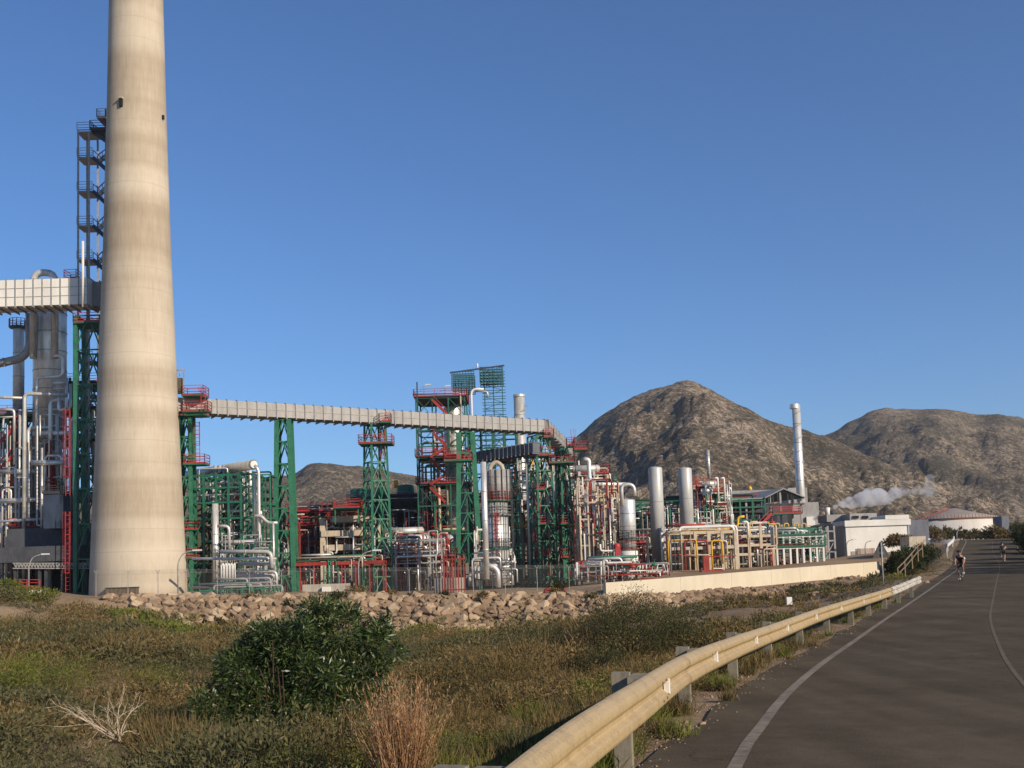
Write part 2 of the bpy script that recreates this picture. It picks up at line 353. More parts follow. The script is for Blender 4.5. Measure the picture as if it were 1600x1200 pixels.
PLAT = ctrl([(-400,930,106),(0,931,106),(215,933,104),(450,933,102),(700,930,101),(900,927,100),(945,926,99),(965,909,101),(1170,895,116),(1370,880,131),(775,920,130),(400,926,125),(600,924,145),(750,922,148),(860,920,150),(450,925,135),(1028,890,150),(1200,882,170),(1320,873,190),(1400,862,150),
 (1500,846,200),(215,930,120),(0,925,130),(0,905,200),(600,906,200),(1000,880,250),(1600,835,300),(1600,840,180),(-400,915,300),(800,878,600),(0,895,600),(1600,835,600),(1200,868,600),(800,872,1500),(1700,820,1500),(-100,885,1500)])
def idw(C, PX, D):
    num = np.zeros_like(PX); den = np.zeros_like(PX)
    for px, d, z in C:
        r2 = ((PX-px)/180)**2 + ((np.log(np.maximum(D,.8))-math.log(d))*4.5)**2 + .02
        w = r2**-1.8; num += w*z; den += w
    return num/den
PE = np.array([(-1200,107),(0,106),(215,104),(450,102),(700,101),(900,100),(945,99),(1020,104.2),(1100,110),(1180,115.6),(1270,122),(1372,129),(1500,175),(3000,260)])
PEX = np.array([W(a, 900, d).x for a, d in PE]); PED = PE[:,1]
FZ = np.array([W(a, b, d).z for a, b, d in ((-1200,931,107),(0,932,106),(215,935,104),(450,936,102),(700,935,101),(900,932,100),(945,938,99),(1020,932,104.2),(1100,924,110),(1180,916,115.6),(1270,907,122),(1372,899,129),(1500,870,175),(3000,800,260))])
def roadinfo(X, Y):
    best = np.full(X.shape, 1e9); s = np.zeros_like(X); rz = np.zeros_like(X)
    for i in range(len(ER)-1):
        a = ER[i]; b = ER[i+1]; ab = b[:2]-a[:2]; L2 = ab@ab
        t = np.clip(((X-a[0])*ab[0]+(Y-a[1])*ab[1])/L2, 0, 1)
        dx = X-(a[0]+ab[0]*t); dy = Y-(a[1]+ab[1]*t); d2 = dx*dx+dy*dy; mk = d2 < best
        sg = np.sign(ab[0]*dy-ab[1]*dx)
        best = np.where(mk, d2, best); s = np.where(mk, sg*np.sqrt(d2), s); rz = np.where(mk, a[2]+(b[2]-a[2])*t, rz)
    return s, rz
def sst(a, b, x): t = np.clip((x-a)/(b-a), 0, 1); return t*t*(3-2*t)
def gz(X, Y):
    X = np.atleast_1d(np.asarray(X, float)); Y = np.atleast_1d(np.asarray(Y, float))
    D = np.maximum(Y, 3.0); PX = np.clip(800+X/D*FPX, -600, 2300)
    zf = idw(FORE, PX, D); zp = idw(PLAT, PX, D)
    e = np.interp(X, PEX, PED); fz = np.interp(X, PEX, FZ); t = Y-e
    bumpz = .10*np.sin(X*.9+1.3*np.sin(Y*.6))*np.sin(Y*.55+X*.2) + .05*np.sin(X*2.3+Y*1.1)
    zf = zf+bumpz*2.0*sst(9, 16, Y)
    z = np.where(t > .3, zp, 0); k = sst(-6.5, -1.9, t); zlow = zf*(1-k)+fz*k
    z = np.where(t <= .3, zlow, z)
    s, rz = roadinfo(X, Y); kk = sst(1.0, 6.5, s)*(s > 0) + sst(8.5, 16, -s)*(s < 0)
    verge = rz-.028-.035*np.clip(s-.7, 0, 4)
    bank = np.where(s < 0, rz+np.clip((-s-8)*.25, 0, 2.0), z)
    far = sst(150, 200, Y); kk = np.maximum(kk, far*(np.abs(s+3.5) > 12))
    return np.where(s < 0, np.where(-s < 8, rz-.06, (rz-.06)*(1-kk)+bank*kk), verge*(1-kk)+z*kk)
def g1(x, y): return float(gz([x], [y])[0])
def onground(px, d, dz=0.0):
    x = W(px, 900, d).x; return Vector((x, d, g1(x, d)+dz))
xs = np.unique(np.concatenate([np.arange(-900,-90,30), np.arange(-90,-30,1.5), np.arange(-30,40,.6), np.arange(40,90,1.2), np.arange(90,900,25)]))
ys = np.unique(np.concatenate([np.arange(-40,-4,3), np.arange(-4,30,.5), np.arange(30,86,.9), np.arange(86,136,.5), np.arange(136,220,2), np.arange(220,400,12), np.arange(400,2300,70)]))
GX, GY = np.meshgrid(xs, ys); GZ = gz(GX.ravel(), GY.ravel())
nx, ny = len(xs), len(ys); idx = np.arange(nx*ny).reshape(ny, nx)
Q = np.stack([idx[:-1,:-1], idx[:-1,1:], idx[1:,1:], idx[1:,:-1]], -1).reshape(-1, 4)
gobj = npmesh('ground', np.stack([GX.ravel(), GY.ravel(), GZ], -1), Q, M['ground']); gobj['kind'] = 'structure'
gobj.data.polygons.foreach_set('use_smooth', np.ones(len(gobj.data.polygons), bool))
# ------------------------------------------------------------------ road with markings
def strip(name, offs0, offs1, dz, mat, i0=0, i1=None, jag=0.0, wfun=None):
    P = ER[i0:i1]; T = np.gradient(P[:,:2], axis=0); T /= np.linalg.norm(T, axis=1)[:,None]; N = np.stack([T[:,1], -T[:,0]], -1)  # to the right
    K = 6 if (offs1-offs0) > 1 else 1; V = []; F_ = []
    rr = random.Random(3)
    for i in range(len(P)):
        w = 1.0 if wfun is None else wfun(P[i,1])
        for k in range(K+1):
            o = offs0+(offs1-offs0)*k/K*w
            if k == 0 and jag: o += rr.uniform(-jag, jag)
            V.append((P[i,0]+N[i,0]*o, P[i,1]+N[i,1]*o, P[i,2]+dz))
    for i in range(len(P)-1):
        for k in range(K): a = i*(K+1)+k; F_.append((a, a+1, a+K+2, a+K+1))
    b = MB(); b.add(V, F_, True); o = b.build(name, mat, kind='structure'); return o
strip('road', -.62, 7.3, .0, M['asphalt'], jag=.09, wfun=lambda P: 1.0 if P < 62 else max(.74, 1-(P-62)*.012))
strip('edge_line', 0.01, .125, .004, M['line'])
strip('lane_line', 2.9, 2.965, .004, M['linef'], i0=12, i1=-20)
strip('far_edge_line', 6.3, 6.4, .004, M['linef'], i1=70)
# short worn cross marks on the shoulder
# ------------------------------------------------------------------ mountains
def mountain(name, sil, d0, d1, d2, mat, amp=16, seed=0, nu=260, nv=90, foot=None):
    sx = np.array([a for a, b in sil]); sy = np.array([b for a, b in sil]); V = []
    for j in range(nv+1):
        v = j/nv
        for i in range(nu+1):
            px = sx[0]+(sx[-1]-sx[0])*i/nu; py = float(np.interp(px, sx, sy))
            wob = mn.noise(Vector((px*.012+seed, 3.1, 0)))*.08
            dr = d1*(1+wob)
            hz = W(px, py, dr).z
            if v < .72:
                t = v/.72; d = d0+(dr-d0)*t; prof = t**1.12
            else:
                t = (v-.72)/.28; d = dr+(d2-dr)*t; prof = 1-t**1.3*.95
            x = W(px, 880, d).x
            p = Vector((x*.009, d*.006, seed))
            n1 = 1-abs(mn.noise(p)*2); n2 = 1-abs(mn.noise(p*2.7+Vector((5,1,0)))*2); n3 = mn.fractal(p*9, .9, 2.1, 5)
            n4 = mn.fractal(p*40, .8, 2.1, 3)
            edge = min(1.0, abs(1-v/.72)*5) if v < .72 else .3
            z = -2+(hz+2)*prof + edge*amp*min(1, prof*2.2)*(n1*.8+n2*.45-.7) + n3*amp*.27*min(1, prof*3)*(.06+.94*edge) + n4*amp*.09*min(1, prof*3)*(.3+.7*edge)
            V.append((x, d, z))
    idx = np.arange((nu+1)*(nv+1)).reshape(nv+1, nu+1)
    Qm = np.stack([idx[:-1,:-1], idx[:-1,1:], idx[1:,1:], idx[1:,:-1]], -1).reshape(-1, 4)
    o = npmesh(name, np.array(V), Qm, mat); o['kind'] = 'structure'
    return o
mountain('hills', [(620,900),(760,850),(820,775),(860,728),(905,683),(940,655),(975,636),(1000,622),(1028,607),(1045,603),(1062,599),(1085,592),(1097,593),(1118,602),(1150,620),(1185,638),(1215,655),(1262,668),(1300,682),(1345,705),(1420,735),(1520,768),(1640,800),(1800,850)], 330, 720, 1000, M['mtn'], amp=15, seed=1.3)
mountain('hills', [(1020,900),(1150,800),(1230,730),(1292,684),(1312,676),(1340,658),(1375,643),(1400,638),(1425,638),(1480,636),(1512,639),(1545,646),(1575,645),(1600,650),(1680,668),(1800,700),(2000,760),(2200,850)], 480, 1050, 1400, M['mtn2'], amp=14, seed=7.7, nu=240)
mountain('hills', [(-500,860),(-200,820),(60,790),(200,765),(330,745),(400,744),(430,741),(456,741),(470,733),(482,724),(500,720),(520,722),(545,726),(585,728),(612,735),(655,743),(720,758),(800,775),(900,820),(1000,880)], 420, 900, 1200, M['mtn2'], amp=14, seed=4.2, nu=240)
# ------------------------------------------------------------------ rubble bank
def rock_mesh(seed):
    rr = random.Random(seed); bm = bmesh.new()
    for k in range(15):
        v = Vector((rr.gauss(0,1), rr.gauss(0,1), rr.gauss(0,1))).normalized(); q = max(abs(v.x), abs(v.y), abs(v.z))**.6
        bm.verts.new(Vector((v.x*.62, v.y*.48, v.z*.42))/q*rr.uniform(.85,1.05))
    h = bmesh.ops.convex_hull(bm, input=bm.verts); bmesh.ops.delete(bm, geom=[g for g in h['geom_interior'] if isinstance(g, bmesh.types.BMVert)], context='VERTS')
    bmesh.ops.dissolve_limit(bm, angle_limit=.3, verts=bm.verts, edges=bm.edges)
    bmesh.ops.bevel(bm, geom=list(bm.edges), offset=.025, segments=1, affect='EDGES')
    me = bpy.data.meshes.new('boulder'); bm.to_mesh(me); bm.free(); me.materials.append(M['rock']); return me
RM = [rock_mesh(100+i) for i in range(14)]
rr = random.Random(5); cand = []
for row in range(15):
    t = -1.2-row*.37
    px = 165-row*4
    while px < 1372:
        f = 1.0 if px < 945 else max(.5, 1-(px-945)/700)
        sz = (.34+.85*rr.random()**2.0)*f
        px += sz*.60*17*(1 if px < 945 else .85)
        if px > 945 and (row < 1 or (row > 9 and px > 1090)): continue
        if px < 300 and row > 3+(px-160)/12: continue
        x0 = W(px, 940, 100).x; e = float(np.interp(x0, PEX, PED)); y0 = e+t+rr.uniform(-.15,.15); x0 = W(px, 940, y0).x
        cand.append((x0, y0, sz, px))
zz = gz([c[0] for c in cand], [c[1] for c in cand])
order = sorted(range(len(cand)), key=lambda i: -cand[i][2]/cand[i][1])
rest = MB(); first = True
for n_, i in enumerate(order):
    x0, y0, sz, px = cand[i]; me = RM[rr.randrange(14)]
    rot = (rr.uniform(.1,1.0), rr.uniform(-.5,.5), rr.uniform(-.7,.7)+3.14*rr.randrange(2))
    if n_ < 298:
        o = bpy.data.objects.new('boulder', me); COL.objects.link(o); o.location = (x0, y0, zz[i]+.12*sz); o.rotation_euler = rot; o.scale = (sz,)*3
        tag(o, 'rough tan limestone boulder heaped in the long bank below the plant', 'boulder', 'boulders of the rubble bank')
    else:
        mt = Matrix.Translation((x0, y0, zz[i]+.1*sz)) @ Matrix.Rotation(rot[2], 4, 'Z') @ Matrix.Rotation(rot[0], 4, 'X') @ Matrix.Diagonal((sz,sz,sz,1))
        rest.add([mt @ v.co for v in me.vertices], [tuple(p.vertices) for p in me.polygons])
tag(rest.build('rubble', M['rock']), 'smaller tan stones filling the gaps of the rubble bank', 'rubble', kind='stuff')
# kerb on top of the bank, cream wall
b = MB()
kp = [W(a, y, d) for a, y, d in ((150,934.5,104.6),(215,933,104),(330,932.5,103),(450,932.5,102),(575,931.5,101.6),(700,930,101),(800,929,100.5),(900,927,100),(944,925,99.2))]
for a, c in zip(kp[:-1], kp[1:]):
    zb = Vector((0,0,-.38)); b.bar(a+zb, c+zb, .5, .75)
tag(b.build('kerb_wall', M['conc']), 'low pale concrete kerb running along the top of the rubble bank', 'kerb')
wp = [(W(px, 900, d-.9).x, d-.9, W(px, yt, d-.9).z, W(px, yb, d-.9).z) for px, yt, yb, d in ((944,910.5,939,98.8),(1020,905,932,104.2),(1100,898.5,924,110),(1180,892,916,115.6),(1270,885,907,122),(1373,877.5,899,129))]
b = MB(); jn = MB()
for (x0,y0,t0,b0), (x1,y1,t1,b1) in zip(wp[:-1], wp[1:]):
    n_ = Vector((y1-y0, -(x1-x0), 0)).normalized()*.15
    vs = []
    for x, y, t, bb in ((x0,y0,t0,b0),(x1,y1,t1,b1)):
        for sgn in (-1, 1):
            vs += [(x-n_.x*sgn, y-n_.y*sgn, bb-.6), (x-n_.x*sgn, y-n_.y*sgn, t)]
    b.add(vs, [(0,1,5,4),(2,6,7,3),(1,3,7,5),(0,4,6,2),(0,2,3,1),(4,5,7,6)])
    L = math.hypot(x1-x0, y1-y0); k = int(L/5)
    for q in range(k):
        t_ = (q+.5)/k; p = Vector((x0+(x1-x0)*t_, y0+(y1-y0)*t_, 0))+n_*1.02; zt = t0+(t1-t0)*t_; zb = b0+(b1-b0)*t_
        jn.bar((p.x, p.y, zb-.4), (p.x, p.y, zt+.004), .03, .02)
wl = tag(b.build('perimeter_wall', M['cream']), 'long smooth cream rendered wall rising to the right above the bank', 'wall')
jn.build('joint', paint('wall_joint', (.42,.36,.26), rough=.9), wl)  # joint strips slightly darker than the cream wall
wl.location = wl.location
# ------------------------------------------------------------------ plant builders
def zat(py, px, d): return W(px, py, d).z
def xat(px, py, d): return W(px, py, d).x
def railing(b, pts, h=1.1, r=.035, step=1.5, closed=False):
    pts = [Vector(p) for p in pts]
    if closed: pts = pts+[pts[0]]
    for a, c in zip(pts[:-1], pts[1:]):
        for k in (.35, .7, 1.0): b.bar(a+Vector((0,0,h*k)), c+Vector((0,0,h*k)), r*1.6)
        b.bar(a+Vector((0,0,.08)), c+Vector((0,0,.08)), .03, .16)
        n = max(1, int((c-a).length/step))
        for i in range(n+1): p = a.lerp(c, i/n); b.bar(p, p+Vector((0,0,h)), r*1.8)
def platform(root, cx, cy, z, w, dp, mat='red', deck='greend', name='platform', h=1.1):
    p = MB().box((cx, cy, z-.08), (w, dp, .16)).build(name, M[deck], root)
    b = MB(); railing(b, [(cx-w/2,cy-dp/2,z),(cx+w/2,cy-dp/2,z),(cx+w/2,cy+dp/2,z),(cx-w/2,cy+dp/2,z)], h, closed=True)
    b.build('railing', M[mat], p); return p
def ladder(root, x, y, z0, z1, mat='red', cage=True, w=.5, dy=-1):
    b = MB()
    for s in (-1, 1): b.bar((x+s*w/2, y, z0), (x+s*w/2, y, z1), .07)
    z = z0+.3
    while z < z1: b.bar((x-w/2, y, z), (x+w/2, y, z), .05); z += .45
    if cage:
        z = z0+2.2
        while z < z1:
            b.path([(x-w*.6,y,z),(x-w*.7,y+dy*.5,z),(x,y+dy*.8,z),(x+w*.7,y+dy*.5,z),(x+w*.6,y,z)], .035, 4, 0); z += 1.1
        for u in (-.7, 0, .7): b.bar((x+w*u, y+dy*(.5 if u else .8), z0+2.2), (x+w*u, y+dy*(.5 if u else .8), z1), .05)
    return b.build('caged_ladder', M[mat], root)
def tower(label, d, xlt, xrt, xlb, xrb, yt, yb, depth=None, panels=6, leg=.3, brace=.14, col='green', plats=(), solid=False, four=True, base_z=None, ladders=(), style='V', rot=0.0, name='support_tower', group='green towers carrying the flue duct'):
    """lattice tower; x given in photo pixels at top and bottom"""
    lx0, rx0 = xat(xlb, yb, d), xat(xrb, yb, d); lx1, rx1 = xat(xlt, yt, d), xat(xrt, yt, d)
    # remove the lens lean: keep the centre line vertical
    cb = (lx0+rx0)/2; ct = (lx1+rx1)/2; lx1 += cb-ct; rx1 += cb-ct
    z1 = zat(yt, (xlt+xrt)/2, d); z0 = zat(yb, (xlb+xrb)/2, d)-.3
    depth = depth or (rx0-lx0); r = thing(name, label, 'tower', (cb, d, z0), group)
    k = (rx1-lx1)/(rx0-lx0)
    def P(sx, sy, t):
        w = (rx0-lx0)/2*(1-t)+(rx1-lx1)/2*t; dd = depth/2*((1-t)+k*t if four else 1)
        if rot: w = w/(math.cos(rot)+math.sin(rot)); a_, b_ = sx*w, sy*w; return Vector((cb+a_*math.cos(rot)-b_*math.sin(rot), d+depth/2+a_*math.sin(rot)+b_*math.cos(rot), z0+(z1-z0)*t))
        return Vector((cb+sx*w, d+depth/2+sy*dd, z0+(z1-z0)*t))
    ys = (-1, 1) if four else (0,)
    for sx in (-1, 1):
        for sy in ys: MB().bar(P(sx,sy,0), P(sx,sy,1), leg, leg*(1.0)).build('leg', M[col], r)
    faces = [((-1,-1),(1,-1)),((1,-1),(1,1)),((1,1),(-1,1)),((-1,1),(-1,-1))] if four else [((-1,0),(1,0))]
    for i in range(panels+1):
        b = MB(); t = i/panels
        for a, c in faces: b.bar(P(*a, t), P(*c, t), brace*1.15)
        b.build('crossbeam', M[col], r)
        if i < panels:
            b = MB(); t2 = (i+1)/panels
            for a, c in faces:
                mid = (P(*a,t2)+P(*c,t2))/2
                if style == 'V': b.bar(P(*a,t), mid, brace); b.bar(P(*c,t), mid, brace)
                else: b.bar(P(*a,t), P(*c,t2), brace); b.bar(P(*c,t), P(*a,t2), brace)
            b.build('bracing', M[col], r)
    for py, wpx, off in plats:
        z = zat(py, (xlb+xrb)/2, d); w = wpx*mpp(d); platform(r, cb+off*mpp(d), d+depth/2-.1, z, w, max(depth*1.25, 1.8))
    for px, y0, y1 in ladders: ladder(r, xat(px, (y0+y1)/2, d), d-.35 if not rot else d+depth/2, zat(y1, px, d), zat(y0, px, d))
    return r
def prism_duct(root_label, name, A, B, w, h, mat, ribs, seams=(.5,), ribmat='steel', cat='duct', group=None):
    """box duct from A to B (top front edge points)"""
    A = Vector(A); B = Vector(B); t = (B-A).normalized(); n = Vector((t.y, -t.x, 0)).normalized()  # towards camera
    if n.y > 0: n = -n
    o = Vector((0,0,-h)); c0 = A - n*w/2 + o/2; c1 = B - n*w/2 + o/2
    r = thing(name, root_label, cat, (A+B)/2+o, group)
    MB().bar(c0, c1, w, h).build('shell', M[mat], r)
    b = MB(); u = Vector((0,0,1))
    for i in range(ribs+1):
        p = A.lerp(B, i/ribs)
        b.bar(p+n*.06+u*.12, p+n*.06+o-u*.22, .09, .09); b.bar(p+n*.1+u*.08, p-n*(w+.06)+u*.08, .09, .14); b.bar(p+n*.3+o-u*.12, p-n*(w+.3)+o-u*.12, .1, .2)
    b.build('stiffener', M[ribmat], r)
    b = MB()
    for s in seams: b.bar(A+n*.02+o*s, B+n*.02+o*s, .06, .05)
    b.build('seam', M[ribmat], r)
    return r
def vessel(label, px, yt, yb, wpx, d, mat='silver', dome=.25, bands=6, name='column_vessel', cat='column', group=None, skirt=None, taper=1.0, z0=None, bandw=.04, extra=None):
    cx = xat(px, (yt+yb)/2, d); z1 = zat(yt, px, d); z0 = zat(yb, px, d) if z0 is None else z0; R = wpx*mpp(d)/2; H = z1-z0
    r = thing(name, label, cat, (cx, d, z0), group); prof = [(R, 0), (R*taper, H-R*dome)]
    if dome > 0: prof += [(R*taper*math.cos(a), H-R*dome+R*dome*math.sin(a)) for a in (.3,.6,.9,1.2,1.45)]
    MB().lathe(prof, (cx, d, z0), 36).build('shell', M[mat], r)
    if bands:
        for i in range(1, bands): q = i/bands; MB().ring((cx, d, z0+(H-R*dome)*q), R*(1+(taper-1)*q)+bandw, bandw*1.5, .09, 36).build('band', M['steel'], r)
    if skirt:
        MB().lathe([(R*1.02, 0), (R*1.02, skirt)], (cx, d, z0-.01), 36).build('skirt', M['greyv'], r)
    r['_R'] = R; return r
def ringplat(root, px, py, d, Rpx, mat='red', wid=1.0):
    c = (xat(px, py, d), d, zat(py, px, d)); R = Rpx*mpp(d)
    p = MB().lathe([(R-wid,-.08),(R,-.08),(R,.06),(R-wid,.06),(R-wid,-.08)], c, 20, cap=False, sm=False).build('ring_platform', M['greend'], root)
    b = MB(); pts = [(c[0]+R*math.cos(a), c[1]+R*math.sin(a), c[2]) for a in [2*math.pi*i/14 for i in range(14)]]
    railing(b, pts, 1.1, step=3, closed=True); b.build('railing', M[mat], p)
def pipe(label, pts, rpx, mat='silver', name='pipe', group=None, flanges=True, n=10, bend=None):
    """pts: list of (px,py,d)"""
    P = [W(*p) for p in pts]
    for i in range(1, len(P)):  # truly vertical/level runs
        if abs(pts[i][0]-pts[i-1][0]) < 12 and abs(pts[i][1]-pts[i-1][1]) > 20 and pts[i][2] == pts[i-1][2]: P[i].x = P[i-1].x
    r = rpx*mpp(pts[0][2])
    b = MB().path(P, r, n, bend if bend is not None else r*3)
    if flanges:
        for a, c in zip(P[:-1], P[1:]):
            L = (c-a).length; t = (c-a).normalized()
            k = int(L/4)
            for i in range(1, k+1):
                q = a+t*(L*i/(k+1)); b.tube(q-t*.05, q+t*.05, r*1.12, n)
    o = b.build(name, M[mat]); tag(o, label, 'pipe', group); return o
def frame(label, d, x0, x1, yt, yb, depth, nx, levels, col='greend', deck=None, railm='red', brace=True, cw=.25, name='pipe_rack', cat='pipe rack', pipes=(), seed=1, zb=None, rails='all', ny=2, group=None, beamw=None):
    """steel frame: x0..x1, yt..yb in photo px at depth d (front face); levels = list of py of the decks"""
    X0, X1 = xat(x0, yb, d), xat(x1, yb, d); xm = (x0+x1)/2; Z0 = zat(yb, xm, d) if zb is None else zb; Z1 = zat(yt, xm, d)
    r = thing(name, label, cat, ((X0+X1)/2, d, Z0), group); rnd = random.Random(seed)
    colx = [X0+(X1-X0)*i/(nx-1) for i in range(nx)]; rowy = [d+depth*j/(ny-1) for j in range(ny)]
    for x in colx:
        for y in rowy: MB().bar((x,y,Z0-.3),(x,y,Z1),cw,cw).build('column', M[col], r)
    zs = sorted(zat(p, xm, d) for p in levels); bw = beamw or cw*.9
    for li, z in enumerate(zs):
        b = MB()
        for y in rowy: b.bar((X0,y,z),(X1,y,z),bw*.8,bw)
        for x in colx: b.bar((x,d,z-.002),(x,d+depth,z-.002),bw*.7,bw*.9)
        b.build('beam', M[col], r)
        if deck and (rails == 'all' or li in rails):
            dk = MB().box(((X0+X1)/2, d+depth/2, z+bw/2+.05), (X1-X0+.6, depth+.6, .08)).build('deck', M[deck], r)
            b = MB(); railing(b, [(X0-.3,d-.3,z+bw/2+.09),(X1+.3,d-.3,z+bw/2+.09),(X1+.3,d+depth+.3,z+bw/2+.09),(X0-.3,d+depth+.3,z+bw/2+.09)], 1.1, closed=True); b.build('railing', M[railm], dk)
    if brace:
        b = MB(); zz_ = [Z0]+zs
        for i in range(len(zz_)-1):
            for k in range(nx-1):
                if (i+k) % 2 == 0:
                    xa, xb_ = colx[k], colx[k+1]; b.bar((xa,d+.02,zz_[i]),(xb_,d+.02,zz_[i+1]),cw*.45); 
                    if rnd.random() < .6: b.bar((xb_,d+.02,zz_[i]),(xa,d+.02,zz_[i+1]),cw*.45)
        b.build('bracing', M[col], r)
    # pipes carried by the frame
    for (n_, mt, r0, r1) in pipes:
        for i in range(n_):
            rr_ = rnd.uniform(r0, r1); y = d+rnd.uniform(-.5, depth+.3); zi = rnd.choice(zs) if zs else Z1; z = zi+bw/2+rr_+rnd.uniform(0,.9)
            xa = rnd.uniform(X0-.5, X0+(X1-X0)*.5); xb_ = rnd.uniform(X0+(X1-X0)*.45, X1+.8); zz2 = rnd.uniform(Z0+.3, Z1)
            k = rnd.random()
            if k < .35: pts = [(xa,y,z),(xb_,y,z),(xb_,y,zz2)]
            elif k < .65: pts = [(xa,y,Z0+.2),(xa,y,z),(xb_,y,z),(xb_,y,zz2)]
            elif k < .85: pts = [(xa,y,Z0+.1),(xa,y,rnd.uniform(Z0+(Z1-Z0)*.5, Z1+.8)),(xa+rnd.uniform(.6,1.5),y,zz2)] if False else [(xa,y,Z0+.1),(xa,y,rnd.uniform(Z0+(Z1-Z0)*.5, Z1+.6))]
            else: pts = [(xa,y,z),(xb_,y,z)]
            MB().path(pts, rr_, 8, rr_*3).build('pipe', M[mt], r)
    return r
def valves(b, x, y, z, s=.3):
    b.tube((x-s,y,z),(x+s,y,z),s*.55,8); b.tube((x,y,z),(x,y,z+s*1.8),s*.2,6); b.lathe([(s*.6,0),(s*.6,.05)],(x,y,z+s*1.8),10)
def drum(label, x0, x1, py, rpx, d, mat='silver', name='horizontal_drum', group=None):
    a = W(x0, py, d); c = W(x1, py, d); c.z = a.z = (a.z+c.z)/2; r_ = rpx*mpp(d); t = (c-a).normalized()
    r = thing(name, label, 'drum', (a+c)/2-Vector((0,0,r_)), group)
    b = MB(); P = [a-t*r_*.35*math.sin(q) for q in (1.5,)]
    b.tube(a, c, r_, 20)
    for e, sg in ((a,-1),(c,1)):
        prev = r_; pos = e
        for q in (.35,.7,1.05,1.4):
            nr = r_*math.cos(q); np_ = e+t*sg*r_*.4*math.sin(q); b.path([pos, np_], prev, 20, 0, nr); pos, prev = np_, nr
    b.build('shell', M[mat], r)
    L = (c-a).length
    for q in (.2,.8):
        p = a+t*L*q; MB().box((p.x,p.y,p.z-r_*1.1),(.35,r_*1.6,r_*1.2)).build('saddle', M['greyv'], r)
    for q in (.1,.5,.9): p = a+t*L*q; MB().tube(p-t*.05,p+t*.05,r_*1.03,20).build('band', M['steel'], r)
    return r
def lamp(label, px, ytop, ybot, d, side=1, group='street lamps along the plant road'):
    x = xat(px, (ytop+ybot)/2, d); z0 = zat(ybot, px, d); z1 = zat(ytop, px, d); h = z1-z0
    r = thing('street_lamp', label, 'street lamp', (x,d,z0), group)
    MB().path([(x,d,z0),(x,d,z0+h*.72),(x+side*h*.10,d,z0+h*.93),(x+side*h*.34,d,z1-.05)], .07, 8, h*.18, .045).build('pole', M['steel'], r)
    MB().box((x+side*h*.43,d,z1-.04),(h*.2,.28,.14)).build('lamp_head', M['lens'], r)
# ------------------------------------------------------------------ main chimney
cx = xat(214.8, 460, 125); CZ0 = zat(934, 215, 125)
prof = []
for py, wpx in ((934,147),(900,144),(800,136),(700,127),(600,119.5),(500,112),(400,104),(300,98.5),(165,91),(0,84),(-250,76),(-420,71)):
    prof.append((wpx*mpp(125)/2*.998, zat(py, 215, 125)-CZ0))
prof[0] = (prof[0][0], -.6)
ch = thing('chimney', 'huge tapering cast concrete chimney rising out of the picture at left', 'chimney', (cx,125,CZ0))
fine = []
for (r0,z0),(r1,z1) in zip(prof[:-1], prof[1:]):
    for k in range(6): fine.append((r0+(r1-r0)*k/6, z0+(z1-z0)*k/6))
fine.append(prof[-1]); MB().lathe(fine, (cx,125,CZ0), 96, cap=False).build('shaft', M['chimney'], ch)
def chim_box(px, py, wpx, hpx, mat, nm, out=.05):
    R = np.interp(zat(py,215,125)-CZ0, [z for r,z in prof], [r for r,z in prof]); x = xat(px, py, 122)-cx
    x = max(-R*.97, min(R*.97, x)); y = -math.sqrt(R*R-x*x); an = math.atan2(x, -y)
    MB().box((cx+x*1.0, 125+y, zat(py,px,122)), (wpx*mpp(120), .5+out, hpx*mpp(120)), an).build(nm, M[mat], ch)
chim_box(191.5,163,5,12,'black','opening'); chim_box(254,171,3,7,'black','opening')
chim_box(191.5,155.8,7,2.5,'conc','lintel',.4)
gx = (630+815)/2/3.75; 
for k in range(1):
    yf = 125-prof[0][0]+.35
    MB().box((xat(192.5,925,yf), yf, zat(926,192,yf)), (49*mpp(120), 1.1, 14*mpp(120))).build('grate', M['grate'], ch)
    MB().box((xat(192.5,925,yf), yf-.1, zat(918,192,yf)), (51*mpp(120), 1.2, 1.2*mpp(120))).build('lintel', M['dark'], ch)
    b = MB()
    for i in range(24): x = xat(169+i*2.05,926,yf); b.bar((x,yf-.6,zat(932,192,yf)),(x,yf-.6,zat(919,192,yf)),.05)
    b.build('grate_bar', M['wood'], ch)
# ------------------------------------------------------------------ flue ducts
A = W(275, 620.5, 127.5); B_ = W(852, 667.5, 153); B_.z = A.z-.6
prism_duct('long grey panelled flue duct running from the chimney to the right tower group', 'flue_duct', A, B_, 2.6, 1.72, 'panelg', 42)
C_ = W(893, 686, 171)
C_.z = B_.z-1.6
prism_duct('short end section of grey duct turning away above the rightmost tower', 'flue_duct', B_+Vector((.5,.4,0)), C_, 2.2, 1.55, 'panelg', 9)
prism_duct('branch duct coloured dark for its shaded face between the twin leg tower and the right towers', 'branch_duct', W(742,707,156), W(833,691.5,149.5), 1.6, 1.35, 'panelb', 14, seams=(), ribmat='panelb')  # dark panels paint in the shade of the sunless face
A = W(-60, 440, 128); B_ = W(137, 439, 128); B_.z = A.z
prism_duct('thick white panelled duct entering the chimney from the left edge', 'white_duct', A, B_, 3.2, 3.2, 'panel', 14, seams=(.33,.66))
prism_duct('connecting piece of white duct coloured grey for shade behind the chimney edge', 'white_duct', W(139,440,129.5), W(172,440.5,129.5), 2.6, 3.0, 'panelg', 2, seams=(.33,.66))  # grey panels put this white piece's shade into its colour
